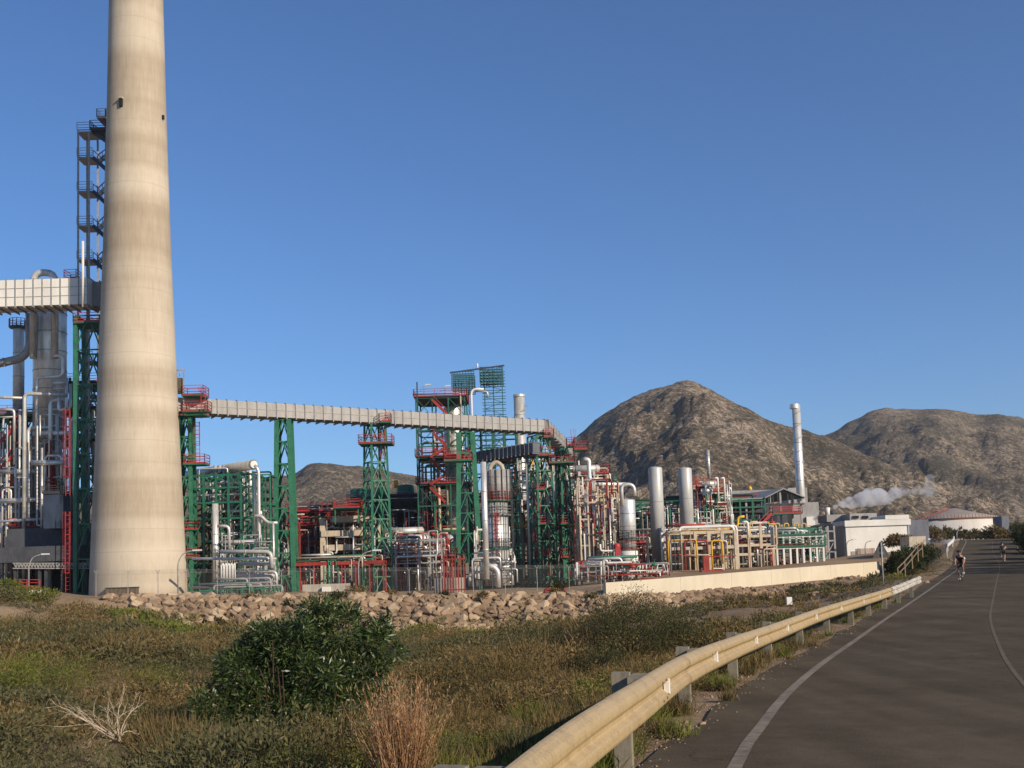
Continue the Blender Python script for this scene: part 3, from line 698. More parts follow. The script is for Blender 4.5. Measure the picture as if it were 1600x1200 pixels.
# ------------------------------------------------------------------ support towers
tower('green tower left of the chimney with red caged ladder on its left', 126, 118, 158, 118, 158, 493, 925, depth=2.5, panels=8, leg=.42, plats=((504,44,0),), ladders=((108,640,775),(108,800,925)))
for py in (636, 805, 882): pass
tower('slim green tower pressed against the right side of the chimney', 128, 280, 297, 279, 300, 651, 931, depth=1.8, panels=9, leg=.4, plats=((648,48,10),(725,34,16),(827,26,4),(872,26,4)), ladders=((310,660,724),))
tower('straight twin leg green tower between chimney and square lattice tower', 134, 434, 453, 430, 460, 655, 931, depth=2.0, panels=8, leg=.52, brace=.15)
tower('square lattice tower with red platform below the duct joint', 140, 567, 601, 565, 614, 662, 928, depth=2.7, panels=9, leg=.26, brace=.13, rot=.58, plats=((692,52,2),(882,44,0)), ladders=((596,665,740),))
tower('thick legged green tower beside the tall silver downpipe', 147, 718, 739, 716, 753, 675, 926, depth=2.4, panels=8, leg=.62, brace=.14)
tower('lattice tower left of pair under the duct corner with three red landings', 151, 826, 860, 826, 874, 680, 926, depth=2.8, panels=9, leg=.27, brace=.13, rot=.58, plats=((711,50,0),(765,14,0),(818,14,0),(868,18,0)), ladders=((842,770,816),(838,822,866)))
tower('rightmost lattice tower ending at the duct corner', 151, 870, 888, 870, 903, 700, 926, depth=2.6, panels=9, leg=.27, brace=.13, rot=.58, plats=((722,40,-2),(818,14,-2),(870,12,-2)), ladders=((882,730,816),))
tower('slender green tower under the shaded branch duct', 155, 794, 809, 791, 817, 715, 915, depth=2.4, panels=9, leg=.26, brace=.13, plats=((720,26,-4),(775,20,0)))
# extra platforms on the ducts
def ductplat(label, px, py, d, wpx, dpm, ladderz=None):
    x = xat(px, py, d); z = zat(py, px, d); r = thing('access_platform', label, 'platform', (x,d,z))
    platform(r, x, d, z, wpx*mpp(d), dpm); 
    if ladderz: ladder(r, x+wpx*mpp(d)*.35, d-dpm/2-.3, z-.1, zat(ladderz, px, d))
ductplat('red railed platform on top of the duct beside the chimney', 305, 619, 128, 34, 2.4)
ductplat('red railed platform hanging on the duct face right of the chimney', 308, 643, 125.5, 40, 1.6, 608)
ductplat('small red railed platform on the duct above the square lattice tower', 602, 660, 140, 18, 1.5)
ductplat('red railed platform at the bend of the duct', 857, 683, 152, 16, 1.5)
ductplat('red railed platform at the far end of the duct', 891, 697, 150, 12, 2.0, 680)
ductplat('red railed platform right of the duct end', 907, 703, 152, 22, 2.4)
ductplat('red railed platform left under the branch duct', 716, 720, 142, 44, 2.4)
# grey hoist box by the chimney
r = thing('hoist', 'grey louvred hoist box with gantry between chimney and duct', 'hoist', W(282,640,128))
MB().box(W(281,603,128), (9*mpp(128), .8, 24*mpp(128))).build('box', M['grate'], r)
b = MB()
for px in (276, 287): b.bar(W(px,640,127.4), W(px,577,127.4), .12)
b.bar(W(274,578,127.4), W(289,577,127.4), .16); b.tube(W(281,578,127.4), W(281,588,127.4), .05, 6); b.build('gantry', M['steel'], r)
# ------------------------------------------------------------------ tall stair tower behind the chimney
d = 137; r = thing('stair_tower', 'tall open steel stair tower behind the left side of the chimney', 'stair tower', (xat(145,440,d), d, zat(925,145,d)))
for px, mt in ((122,'steel'),(139,'steel'),(166,'darkblue')):
    x = xat(px, 440, d)
    for yy in (0, 3.0):
        if px == 166 and yy == 0: pass
        MB().bar((x,d+yy,zat(925,px,d)),(x,d+yy,zat(205 if px < 160 else 170,px,d)),.2).build('column', M[mt], r)
lv = [205,245,298,352,405,458,511,564,617,670,723,776,829,882]
for i, py in enumerate(lv):
    x0, x1, x2 = xat(120,440,d), xat(144,440,d), xat(172,440,d); z = zat(py, 130, d)
    MB().box(((x0+x1)/2, d+1.5, z), (x1-x0+.15, 2.4, .22)).build('landing', M['steel'], r)
    b = MB(); railing(b, [(x0,d,z+.1),(x1,d,z+.1)], 1.1); b.build('railing', M['steel'], r)
    if i < len(lv)-1:
        zn = zat(lv[i+1], 130, d); zm = (z+zn)/2
        f = MB(); f.bar((x1,d+.4,z),(x2,d+.4,zm),.28,.5); f.bar((x1,d+.4,z+1.0),(x2,d+.4,zm+1.0),.1); f.bar((x2,d+2.0,zm),(x1,d+2.0,zn),.28,.5); f.bar((x2,d+2,zm+1),(x1,d+2,zn+1),.1)
        for k in range(5):
            q = k/4; p = Vector((x1+(x2-x1)*q, d+.4, z+(zm-z)*q)); f.bar(p, p+Vector((0,0,1)), .06)
            p = Vector((x1+(x2-x1)*q, d+2, zn+(zm-zn)*q)); f.bar(p, p+Vector((0,0,1)), .06)
        f.build('stair_flight', M['darkblue'], r)
platform(r, xat(155,195,d), d+1, zat(203,155,d), 26*mpp(d), 3, mat='dark', deck='dark')
platform(r, xat(160,180,d), d+1, zat(185,160,d), 14*mpp(d), 3, mat='steel', deck='steel')
# white thin mast by the duct
b = MB(); b.path([W(129.5,377,126), W(129.5,480,126)], .16, 8, 0); tag(b.build('mast', M['white']), 'slim white vertical pipe standing in front of the white duct', 'pipe')
r = thing('roof_platform', 'red railed platform on top of the white duct', 'platform', W(113,440,129)); platform(r, W(112,438,129).x, 129.5, W(112,438,129).z+.1, 19*mpp(129), 2)
# ------------------------------------------------------------------ left process area
v = vessel('big silver banded column under the white duct', 78, 455, 700, 50, 138, 'bright', dome=.3, bands=8, group=None, bandw=.05)
vessel('pale lower shaft of process steel below the big silver column', 76, 700, 925, 34, 138.5, 'silver', dome=0, bands=6)
vessel('slender silver column with red top platform at the left edge', 29, 512, 700, 17, 142, 'silver', dome=.4, bands=5, bandw=.03)
o = thing('ring_walkway', 'red ring walkway round the slender left column', 'walkway', W(29,512,142)); ringplat(o, 29, 512, 142, 14, wid=1.0)
pipe('inverted U silver pipe standing above the white duct', [(52,560,135),(52,426,135),(86,426,135),(86,560,135)], 5.5, bend=1.5, n=14)
pipe('thick dark grey pipe curving left behind the slender column', [(-20,572,136),(34,560,136),(46,545,136),(47,490,136)], 6.5, 'steel', bend=1.2, n=14)
rnd = random.Random(21)
lp = [([(37,925),(37,615),(105,617)],3),([(43,925),(43,668),(80,668)],3),([(-20,620),(36,622)],2.2),([(0,737),(64,737)],4),([(0,783),(74,780)],4),([(50,723),(104,723)],4),([(52,677),(118,677)],4.2),
      ([(57,850),(57,590),(98,588),(98,556),(84,556)],2.5),([(104,590),(104,640),(92,641),(92,612)],2.6),([(12,925),(12,800),(60,800)],2.2),([(3,925),(3,790)],3),([(65,860),(65,700)],2),([(78,925),(78,625),(100,625)],3.2),([(90,780),(90,700),(102,690)],2.6),
      ([(110,760),(100,720),(100,660),(116,652)],3),([(84,598),(104,598)],3),([(84,607),(106,607)],2.5),([(22,690),(22,640),(0,640)],2),([(-10,815),(60,812)],2),([(30,870),(30,640)],2),([(48,870),(48,700),(70,700)],1.8),([(70,640),(110,640),(110,600)],2.2)]
names = ['leftmost riser','second riser','short high stub','broad level run','lower broad run','upper broad run beside green tower','broad run above the red ladder','hooked riser','S bend','low elbow','edge riser','plain riser','central riser','slanted riser','wavy downcomer','short nozzle pipe','lower nozzle pipe','small corner pipe','thin level run','thin riser','thin elbow pipe','looped pipe']
for (pts, rp), nm in zip(lp, names):
    dd = 131+rnd.uniform(0, 4); pipe('silver clad %s in the left process area' % nm, [(a,b_,dd) for a,b_ in pts], rp, 'bright' if rnd.random() < .5 else 'silver', group='silver pipes of the left process area')
frame('green structure with red stairs at the left picture edge', 139, -30, 52, 640, 925, 5, 5, [650,692,733,780,825,870], 'green', deck='greend', cw=.3, pipes=((8,'silver',.1,.25),(6,'rust',.08,.15)), name='process_structure', cat='structure', seed=3)
r = thing('steel_stair', 'red zigzag stairs on the green structure at the left edge', 'stair', W(20,925,136))
for i, py in enumerate((655,697,738,785)):
    b = MB(); a, c = (0, 34) if i % 2 == 0 else (0, 34)
    for dy in (0, .9): b.bar(W(0, py+36, 136+dy), W(34, py, 136+dy), .12, .45); b.bar(W(0, py+24, 136+dy), W(34, py-12, 136+dy), .09)
    for k in range(8): q = k/7; b.bar(W(34*q, py+36-36*q, 136), W(34*q, py+36-36*q, 136.9), .3, .06)
    b.build('stair_flight', M['red'], r)
frame('cluttered red railed deck before the dark shed', 133, 18, 76, 815, 925, 4, 4, [826,850], 'rust', deck='dark', cw=.22, pipes=((10,'silver',.08,.2),), name='service_deck', cat='deck', seed=5)
frame('dense piping structure between silver column and green tower', 141, 60, 158, 590, 925, 6, 5, [600,640,690,735,780,830,880], 'greend', deck='dark', cw=.25, pipes=((16,'silver',.1,.28),(8,'dark',.1,.3),(6,'redox',.06,.12)), name='process_structure', cat='structure', seed=8)
r = thing('square_tank', 'dark blue box tank beside the red caged ladder', 'tank', W(88,828,127)); MB().box(W(89,799,128), (25*mpp(128), 3, 55*mpp(128))).build('body', M['darkblue'], r); platform(r, W(89,771,128).x, 128, W(89,771,128).z, 28*mpp(128), 3.3, mat='dark', deck='dark', h=.8)
r = thing('compressor_shed', 'open fronted shed coloured dark for shade behind the left green tower', 'shed', W(85,925,131))  # near-black walls put the shed's shade into colour
MB().box(W(88,842,134), (108*mpp(134), 8, 30*mpp(134))).build('upper_wall', M['darkwall'], r)
MB().box(W(85,867,132), (136*mpp(132), 11, 23*mpp(132))).build('fascia', M['darkwall'], r)
MB().box(W(95,903,136.5), (120*mpp(136), 1, 50*mpp(136))).build('back_wall', M['black'], r)
b = MB()
for k in range(26): b.bar(W(22+k*5, 880, 126.6), W(25+k*5, 887, 126.6), .1); b.bar(W(25+k*5,887,126.6), W(27+k*5,880,126.6), .1)
b.bar(W(20,880,126.6), W(152,880,126.6), .12); b.bar(W(20,888,126.6), W(152,888,126.6), .12); b.build('truss', M['steel'], r)
for px in (24,62,72,98,135): MB().bar(W(px,928,127), W(px,880,127), .3).build('post', M['dark'], r)
r = thing('red_barrier', 'red railing on a white block at the left edge', 'barrier', W(45,924,112)); b = MB(); railing(b, [W(22,921,112), W(62,921,112)], 1.0, .05, step=.9); b.build('railing', M['red'], r)
MB().box(W(30,926.5,112), (66*mpp(112), .6, 8*mpp(112))).build('block', M['white'], r)
# ------------------------------------------------------------------ header bank between chimney and twin leg tower
b = MB(); a, c = W(270,746,152), W(396,726,128); b.tube(a, c, .60, 20); b.path([c, c+(c-a).normalized()*.22], .60, 20, 0, .42); tag(b.build('header_pipe', M['silver']), 'thick silver header pipe sloping above the green frame right of the chimney', 'pipe')
for i, px in enumerate((336,343,350,358,367,376,383,391)):
    pipe('silver downpipe number %s from the left under the thick header pipe' % ('one','two','three','four','five','six','seven','eight')[i], [(px,727,136-i*.7),(px,770+(i*37)%60,136-i*.7)], 2.6, 'bright' if i % 2 else 'silver', group='downpipes under the header pipe')
pipe('long outer silver pipe bending left at its foot below the header', [(398,727,127),(404,735,127),(404,845,127),(345,847,127)], 2.6, 'bright')
pipe('silver downpipe just inside the outer one below the header', [(398,740,127.5),(398,846,127.5)], 2.0, 'bright')
pipe('silver S shaped pipe crossing toward the twin leg tower', [(398,806,126.5),(408,806,126.5),(418,817,126.5),(434,817,126.5)], 2.6, 'bright')
frame('tall green pipe frame under the thick header pipe', 129, 300, 398, 738, 932, 9, 6, [742,762,785,810,845,880], 'greend', cw=.24, pipes=((24,'bright',.07,.18),(6,'dark',.1,.25),(6,'greend',.08,.16)), name='pipe_rack', cat='pipe rack', seed=31, ny=3)
frame('open green braced bay left of the twin leg tower', 131, 385, 424, 742, 875, 4, 3, [742,788,810], 'green', cw=.18, name='pipe_rack', cat='pipe rack', seed=33)
vessel('tall square shouldered silver stack standing on the pipe yard right of the chimney', 337, 787, 932, 10, 127.5, 'bright', dome=0, bands=3, bandw=.02, name='exhaust_duct', cat='duct')
r = thing('brown_housing', 'big dark brown housing behind the silver exhaust duct', 'housing', W(322,915,131)); MB().box(W(321,850,133.5), (24*mpp(133.5), 5, 122*mpp(133.5))).build('body', M['grate'], r); MB().box(W(321,788,133.5), (27*mpp(133.5), 5.4, 2*mpp(133.5))).build('roof', M['dark'], r)  # dark brown box with a darker roof
for i, (py, x0, x1, rp) in enumerate(((862,344,424,3.4),(873,300,432,2.2),(881,372,430,3.0),(893,366,432,2.4),(900,366,432,3.6),(911,368,420,2.4),(918,300,430,2.2),(926,300,345,1.8),(847,344,404,2.6))):
    nm = ('topmost broad','second from top','middle stout','bright ribbed','thick lower','short lower','long knee high','bottom left','frame level')[i]
    pts = [(x0,py,118+i*.9),(x1,py,118+i*.9)]
    if i % 3 == 0: pts.append((x1,py+26,118+i*.9))
    pipe('%s level silver pipe in the yard right of the chimney' % nm, pts, rp, 'silver' if i % 2 else 'greyv', group='level yard pipes')
for i, px in enumerate((349,353.5,358,362.5,367)): pipe('white goose neck vent pipe in a row of five behind the yard pipes', [(px-3,905,116),(px-3,884,116),(px,880,116),(px,915,116)], 1.1, 'white', group='row of goose neck vents', flanges=False)
pipe('inner silver riser with elbow beside the silver exhaust duct', [(340,822,121),(358,822,121),(358,858,121)], 2.4, 'silver')
pipe('thin upright pipe left beside the twin leg tower', [(427,815,124),(427,872,124),(345,874,124)], 1.6, 'bright')
frame('low green pump skid at the kerb right of the chimney', 113, 312, 430, 918, 933, 3, 8, [921], 'green', cw=.12, pipes=((9,'steel',.06,.14),(5,'green',.06,.12)), name='pump_skid', cat='skid', seed=44)
frame('grey pipe trestle behind the yard pipes', 135, 320, 436, 845, 928, 6, 7, [850,868,890,908], 'steel', cw=.2, brace=False, pipes=((14,'silver',.1,.2),(10,'greyv',.08,.16)), seed=46)
# ------------------------------------------------------------------ beige furnace frame between twin leg and square tower
frame('stacked beige concrete frame behind the red pipe bridge', 144.0, 506, 585, 808, 925, 8, 2, [], 'beige', cw=.65, brace=False, name='concrete_portal', cat='frame', seed=50)
r = thing('heat_exchanger_bank', 'three pale stacked shelves of exchangers inside the beige frame', 'exchanger bank', W(545,880,143.5))
for py, x0, x1 in ((811,520,578),(833,502,576),(855,508,578)):
    p = MB().box((W((x0+x1)/2,py,144.0).x, 147.0, zat(py,545,144.0)), ((x1-x0)*mpp(144.0), 7, 9*mpp(144.0))).build('shelf', M['beige'], r)
    q = random.Random(int(py))
    for k in range(5): xx = x0+(x1-x0)*(k+.5)/5; w = W(xx, py-8, 144.5+q.random()*3); MB().tube(w-Vector((q.uniform(.3,.8),0,0)), w+Vector((q.uniform(.3,.8),0,0)), q.uniform(.12,.34), 10).build('exchanger', M['rust'] if py != 833 else M['silver'], r)
r = thing('red_columns', 'group of dark red uprights left of the beige frame', 'uprights', W(465,930,137.0))
for px in (461.5,465,468.5): MB().bar((xat(px,870,138.0),138.0,zat(880,px,138.0)),(xat(px,870,138.0),138.0,zat(817,px,138.0)),.22).build('post', M['redox'], r)
frame('red pipe bridge with green and red trestle legs', 135.0, 448, 600, 878, 930, 2.5, 8, [880], 'redox', deck=None, cw=.15, brace=False, pipes=((3,'silver',.07,.12),(7,'green',.07,.12),(5,'beige',.06,.12)), name='pipe_bridge', cat='pipe bridge', seed=52, beamw=.42)
frame('dark red cluttered structure above the beige frame', 149.0, 452, 560, 795, 925, 7, 6, [800,822,850], 'redox', deck='dark', cw=.22, pipes=((12,'dark',.1,.22),(8,'silver',.07,.14),(6,'beige',.1,.2)), name='process_structure', cat='structure', seed=54)
frame('small green topped platform above the shelves', 141.0, 524, 560, 793, 815, 3, 2, [795], 'green', deck='greend', cw=.14, brace=False, name='top_platform', cat='platform', seed=55)
r = thing('concrete_block_wall', 'low pale concrete bund wall behind the kerb below the red bridge', 'wall', W(515,933,128.0)); MB().box((W(510,922,129.0).x,129.0,zat(922.5,510,129.0)), (74*mpp(129.0), .4, 20*mpp(129.0))).build('wall', M['conc'], r)
MB().box((W(510,921,128.5).x,128.6,zat(924,510,129.0)), (13*mpp(129.0), .6, 14*mpp(129.0))).build('box', M['white'], r)
# green tanks and dark air cooler bank
for px, yt, w_, nm, dd in ((565,763,36,'leftmost shaded',176),(594,761,15,'small left',168),(634,757,27,'largest middle',172),(668,758,21,'right',170)):
    v = vessel('%s dark green cylindrical tank above the shaded cooler bank' % nm, px, yt, 790, w_, dd, 'green', dome=.18, bands=3, name='green_tank', cat='tank', group='green tanks above the cooler bank', bandw=.03)
b = MB().lathe([(.32,0),(.32,1.0),(.25,1.1)], W(619,762,160), 12); tag(b.build('yellow_drum', M['yellow']), 'small yellow cylinder beside the green tanks', 'cylinder')
frame('long air cooler bank coloured dark for shade under the green tanks', 167, 548, 720, 780, 915, 14, 8, [783,800,830,865], 'dark', deck='dark', railm='dark', cw=.3, pipes=((22,'dark',.12,.3),(8,'silver',.06,.12),(6,'greend',.1,.2)), name='air_cooler', cat='air cooler', seed=60, ny=3)  # dark steel carries the shade over this bank as colour
r = thing('cooler_casing', 'near black casings painting in the shade below the green tanks', 'casing', W(630,830,156))
for px in (574,622,672): MB().box((W(px,803,171).x,177,zat(806,px,171)), (44*mpp(171), 12, 44*mpp(171))).build('casing', M['darkwall'], r)  # dark boxes stand in for the shaded mass here
# exchangers before the cooler bank
drum('long silver exchanger drum nearest the square lattice tower', 618, 668, 843, 8.5, 145); drum('upper silver exchanger drum with blue grey end cap', 600, 660, 830, 6, 149); drum('short dull drum before the thick legged tower', 690, 716, 842, 7, 150, 'greyv')
frame('pale exchanger frame between the lattice towers', 142, 602, 692, 838, 928, 6, 6, [845,862,880], 'steel', cw=.17, brace=False, deck=None, pipes=((24,'bright',.06,.15),(9,'beige',.07,.15),(8,'red',.06,.1),(6,'dark',.08,.16)), name='exchanger_rack', cat='frame', seed=62)
frame('red railed exchanger deck before the cooler bank', 143.5, 618, 712, 868, 928, 4, 6, [872], 'redox', deck='dark', cw=.17, brace=True, pipes=((9,'bright',.07,.14),), name='service_deck', cat='deck', seed=64)
r = thing('red_post_rack', 'rack of tall red posts on a white base before the thick legged tower', 'rack', W(705,928,111))
for i in range(9): MB().bar((xat(690+i*4.4,905,111),111,zat(926,700,111)),(xat(690+i*4.4,905,111),111,zat(873-(i % 3)*3,700,111)),.11).build('post', M['redox'], r)
MB().bar(W(689,874,111), W(727,873,111), .14).build('top_bar', M['redox'], r); MB().bar(W(689,922,111), W(727,921,111), .16).build('bottom_bar', M['redox'], r)
MB().box((W(702,915,112).x,112.5,zat(915,702,112)), (48*mpp(112), .8, 24*mpp(112))).build('base', M['conc'], r)
# ------------------------------------------------------------------ big process structure with stair and scaffold tower
frame('tall green process structure with red decks left of the scaffold tower', 158, 656, 733, 618, 880, 8, 4, [621,650,672,697,714,729,757,790,830], 'greend', deck='dark', rails=(8,4,2), cw=.2, pipes=((14,'silver',.08,.2),(6,'redox',.06,.12),(8,'beige',.08,.2)), name='process_structure', cat='structure', seed=70, ny=2, beamw=.2)
r = thing('steel_stair', 'red zigzag stairs inside the tall green process structure', 'stair', W(685,800,157))
for i_, (xa,ya,xb,yb) in enumerate(((676,625,698,647),(676,672,698,650),(676,676,698,697),(672,714,696,699),(672,718,696,740),(672,757,696,742),(672,761,696,785))):
    b = MB(); b.bar(W(xa,ya,157.3), W(xb,yb,157.3), .12, .4); b.bar(W(xa,ya-7,157.3), W(xb,yb-7,157.3), .1); b.build('stair_flight', M['redox'], r)
vessel('pale column inside the tall green process structure', 711, 632, 880, 30, 163, 'silver', dome=.5, bands=12, bandw=.04)
pipe('white downpipe with hooked top in front of the pale column', [(756,608,155),(736,608,155),(736,720,155)], 1.9, 'white', bend=1.0)
pipe('second hooked silver pipe at the top of the structure', [(742,611,156),(762,612,156),(762,622,156)], 1.5, 'silver')
r = thing('thin_mast', 'thin mast at the left corner of the tall process structure', 'mast', W(654,790,157)); MB().bar((W(654,700,157).x,157,zat(790,654,157)),(W(654,700,157).x,157,zat(597,654,157)),.18).build('pole', M['darkblue'], r)
for px, s_ in ((662,605),(693,607)): 
    r = thing('flood_lamp', 'arm lamp on the top deck railing, %s of two' % ('left' if px < 670 else 'right'), 'lamp', W(px,612,157)); MB().path([W(px-4,612,157),W(px-4,s_,157),W(px+6,s_-3,157)],.06,6,.3).build('arm', M['steel'], r); MB().box(W(px+7,s_-4,157),(.8,.2,.15)).build('head', M['lens'], r)
d = 166; r = thing('scaffold_tower', 'dense blue green scaffold tower with overhanging head', 'scaffold', W(765,715,d))
X0, X1 = xat(758,650,d), xat(786,650,d)
xs_ = [X0, (X0+X1)/2, X1]; zt = zat(574,770,d); zb = zat(900,770,d)
for x in xs_:
    for y in (d, d+2.4): MB().bar((x,y,zb),(x,y,zt),.12).build('upright', M['scaf'], r)
z = zb; i = 0
while z < zt:
    b = MB()
    for y in (d, d+2.4): b.bar((X0-.4,y,z),(X1+.5,y,z),.1)
    for x in xs_: b.bar((x,d,z),(x,d+2.4,z),.1)
    b.bar((X0,d-.02,z),(X1,d-.02,min(z+.95,zt)),.07) if i % 2 else b.bar((X1,d-.02,z),(X0,d-.02,min(z+.95,zt)),.07)
    b.build('ledger', M['scaf'], r); z += .95; i += 1
# head: two boxes of scaffold under a sloping roof line
for (xa, xb_, ya, yb_) in ((706,741,583,612),(750,786,576,600)):
    b = MB(); nx_ = 9
    for q in range(nx_):
        x = xat(xa+(xb_-xa)*q/(nx_-1), 590, d)
        for y in (d-1, d+3): b.bar((x,y,zat(yb_,xa,d)),(x,y,zat(ya,xa,d)),.11)
    for py in np.linspace(ya, yb_, 6):
        for y in (d-1, d+3): b.bar((xat(xa,590,d),y,zat(py,xa,d)),(xat(xb_,590,d),y,zat(py,xa,d)),.13)
        b.bar((xat(xa,590,d),d+1,zat(py,xa,d)),(xat(xb_,590,d),d+1,zat(py,xa,d)),.5,.06)
    b.build('scaffold_head', M['scaf'], r)
b = MB(); b.bar(W(703,582.5,d-1), W(788,571,d-1), .2, .22); b.bar(W(703,582.5,d+3), W(788,571,d+3), .2, .22); b.build('roof_beam', M['darkblue'], r)
MB().box((xat(723,600,d), d+1, zat(650,723,d)), (.2,.2,.2)).build('joint', M['scaf'], r)
b = MB()
for px in (712,722,733): b.bar((xat(px,640,d+3),d+3,zat(700,px,d)),(xat(px,640,d+3),d+3,zat(590,px,d)),.15)
b.build('upright', M['scaf'], r)
MB().tube(W(746,576,d), W(746,568,d), .12, 6).build('beacon', M['white'], r)
frame('green back structure right of the scaffold tower', 172, 738, 815, 655, 900, 6, 5, [660,680,700,740,780,830], 'greend', cw=.25, pipes=((8,'silver',.1,.2),), name='process_structure', cat='structure', seed=73)
# ------------------------------------------------------------------ reactor and silver stack
v = vessel('silver stack with spiral strake rising behind the duct', 815.5, 617, 905, 17, 176, 'silver', dome=0, bands=9, bandw=.03, name='silver_stack', cat='stack')
def strake(root, px, d, yt, yb, R, turns, mat='steel'):
    x = xat(px, (yt+yb)/2, d); z0, z1 = zat(yb,px,d), zat(yt,px,d); pts = []
    for i in range(int(turns*14)+1):
        a = i/14*2*math.pi; pts.append((x+R*math.cos(a), d+R*math.sin(a), z0+(z1-z0)*i/(turns*14)))
    MB().path(pts, .055, 5, 0).build('strake', M[mat], root)
strake(v, 815.5, 176, 620, 664, 8.5*mpp(176)+.05, 1.6); MB().ring((xat(815.5,760,176),176,zat(618.5,815,176)), 9.6*mpp(176), .15, .35).build('rim', M['bright'], v)
v = vessel('great silver reactor with caged ladders beside the tall downpipe', 775, 780, 915, 40, 130, 'bright', dome=0, bands=10, bandw=.03, name='reactor', cat='reactor')
ladder(v, xat(777,850,127), 128.2, zat(872,777,127), zat(800,777,127)); ringplat(v, 775, 857, 130, 25, 'dark'); ringplat(v, 775, 783, 130, 24, 'red'); ringplat(v,775,806,130,23,'steel')
v = vessel('grey panelled upper housing on top of the great reactor', 776, 735, 780, 44, 130, 'panelg', dome=0, bands=4, bandw=.04, name='panelled_housing', cat='housing')
b = MB()
for k in range(9): a = math.pi+math.pi*k/8; R = 22*mpp(130)+.12; x = xat(776,757,130)+R*math.cos(a); b.bar((x,130+R*math.sin(a),zat(900,776,130)),(x,130+R*math.sin(a),zat(735,776,130)),.09)
b.build('cage_bar', M['dark'], v); MB().box(W(758,757,127.6),(4*mpp(128),.6,44*mpp(128))).build('red_panel', M['red'], v)
pipe('tall silver downpipe at the left of the reactor', [(755,722,124),(757,905,124)], 4.6, 'bright', n=16)
pipe('white curved gas pipe on top of the reactor', [(765,740,133),(766,728,133),(775,721,133),(785,728,133),(786,742,133)], 3.4, 'beige', bend=.7, n=14)
pipe('white elbow duct at the foot of the reactor', [(762,884,125),(772,886,125),(778,893,125),(778,918,125)], 4.2, 'bright', bend=1.2, n=16)
frame('pipe clutter before the reactor foot', 127, 740, 800, 872, 918, 3, 5, [876,892,905], 'dark', cw=.14, brace=False, pipes=((12,'bright',.08,.2),(5,'white',.1,.2)), name='pipe_manifold', cat='manifold', seed=80)
for i, (px, yt, yb, dd, rp, mt) in enumerate(((822,700,905,126,2.0,'silver'),(828,690,910,131,1.6,'white'),(838,700,880,133,2.4,'bright'),(872,735,905,128,2.2,'redox'),(812,705,905,135,2.6,'silver'),(853,700,915,132,1.8,'silver'),(905,790,915,126,1.6,'silver'),(888,740,915,134,2.0,'bright'),(832,715,890,136,2,'yellow'))):
    pipe('%s upright %s pipe among the lattice towers' % (('first','second','third','fourth','fifth','sixth','seventh','eighth','ninth')[i], mt if mt in ('white','yellow') else ('dark red' if mt == 'redox' else 'silver')), [(px,yt,dd+26),(px,yb,dd+26)], rp, mt, group='upright pipes among the towers')
r = thing('yellow_walkway', 'yellow gangway beam crossing behind the lattice towers', 'gangway', W(850,822,158))
for x0, x1 in ((796,826),(862,908)): b = MB(); b.bar(W(x0,823,158), W(x1,822,158), .5, .28); railing(b, [W(x0,820,158), W(x1,819,158)], .45, .03); b.build('beam', M['yellow'], r)
frame('dim structure filling the bay behind the lattice towers', 162, 792, 915, 740, 912, 8, 7, [745,765,790,820,850,880], 'green', deck='dark', rails=(0,3), cw=.16, pipes=((30,'silver',.09,.2),(8,'redox',.06,.14),(8,'white',.09,.18)), name='process_structure', cat='structure', seed=84)
b = MB()
for px in (858,878): b.path([W(px-6,930,103),W(px-6,921,103),W(px+6,921,103),W(px+6,930,103)], .16, 8, .5)
tag(b.build('hydrant_loops', M['redox']), 'pair of red hydrant pipe hoops at the kerb under the rightmost tower', 'hydrant')
# ------------------------------------------------------------------ right process area
frame('brown deck structure with big drum right of the duct end', 150, 908, 955, 738, 890, 7, 4, [742,775,800], 'beige', deck='dark', cw=.28, pipes=((7,'beige',.09,.18),(6,'redox',.06,.12),(5,'silver',.1,.2),(5,'dark',.1,.2)), name='process_structure', cat='structure', seed=90)
drum('shiny silver drum on the brown deck right of the duct end', 897, 935, 733, 6.5, 150); 
pipe('thick silver pipe looping down from the drum to the right', [(912,718,147),(920,718,147),(920,757,147),(978,757,147)], 3.6, 'bright', bend=1.1)
pipe('thick dull pipe with elbow left of the short silver column', [(903,830,141),(903,791,141),(955,791,141)], 3.0, 'beige', bend=.9)
pipe('yellow level pipe behind the white uprights', [(897,783,146),(950,783,146)], 1.4, 'yellow')
frame('white pipe frame left of the short silver column', 138, 907, 955, 760, 905, 5, 4, [785,811,835,852,875], 'beige', cw=.22, brace=False, pipes=((5,'white',.09,.15),(6,'silver',.08,.14),(5,'redox',.06,.1)), name='pipe_rack', cat='pipe rack', seed=92)
v = vessel('short silver column with red platform and crown piping', 982, 779, 902, 25, 136, 'bright', dome=.3, bands=6, bandw=.03); ringplat(v, 982, 843, 136, 17, 'dark'); ringplat(v, 982, 858, 136, 17, 'redox')
vessel('white skirt drum below the short silver column', 984, 861, 903, 27, 134, 'white', dome=0, bands=3)
pipe('white crown pipe arching over the short silver column', [(972,790,135),(972,757,135),(990,757,135),(992,775,135)], 3, 'silver', bend=.8)
r = thing('red_panel_stand', 'solid red upright panel left of the short silver column', 'panel', W(966,905,128)); MB().box((xat(966,880,128),128,zat(880,966,128)),(8*mpp(128),.8,50*mpp(128))).build('panel', M['red'], r); MB().lathe([(.4,0),(.4,.5),(.2,.7)], W(964,858,128), 10).build('cap', M['red'], r)
vessel('left of two tall plain grey columns', 1027, 729, 890, 21.5, 150, 'greyv', dome=.28, bands=3, bandw=.02, name='tall_column', group='pair of tall grey columns')
vessel('right of two tall plain grey columns', 1073, 730, 872, 21, 157, 'greyv', dome=.28, bands=3, bandw=.02, name='tall_column', group='pair of tall grey columns')
for px, yt, yb in ((1036,820,868),(1038,835,880)): pass
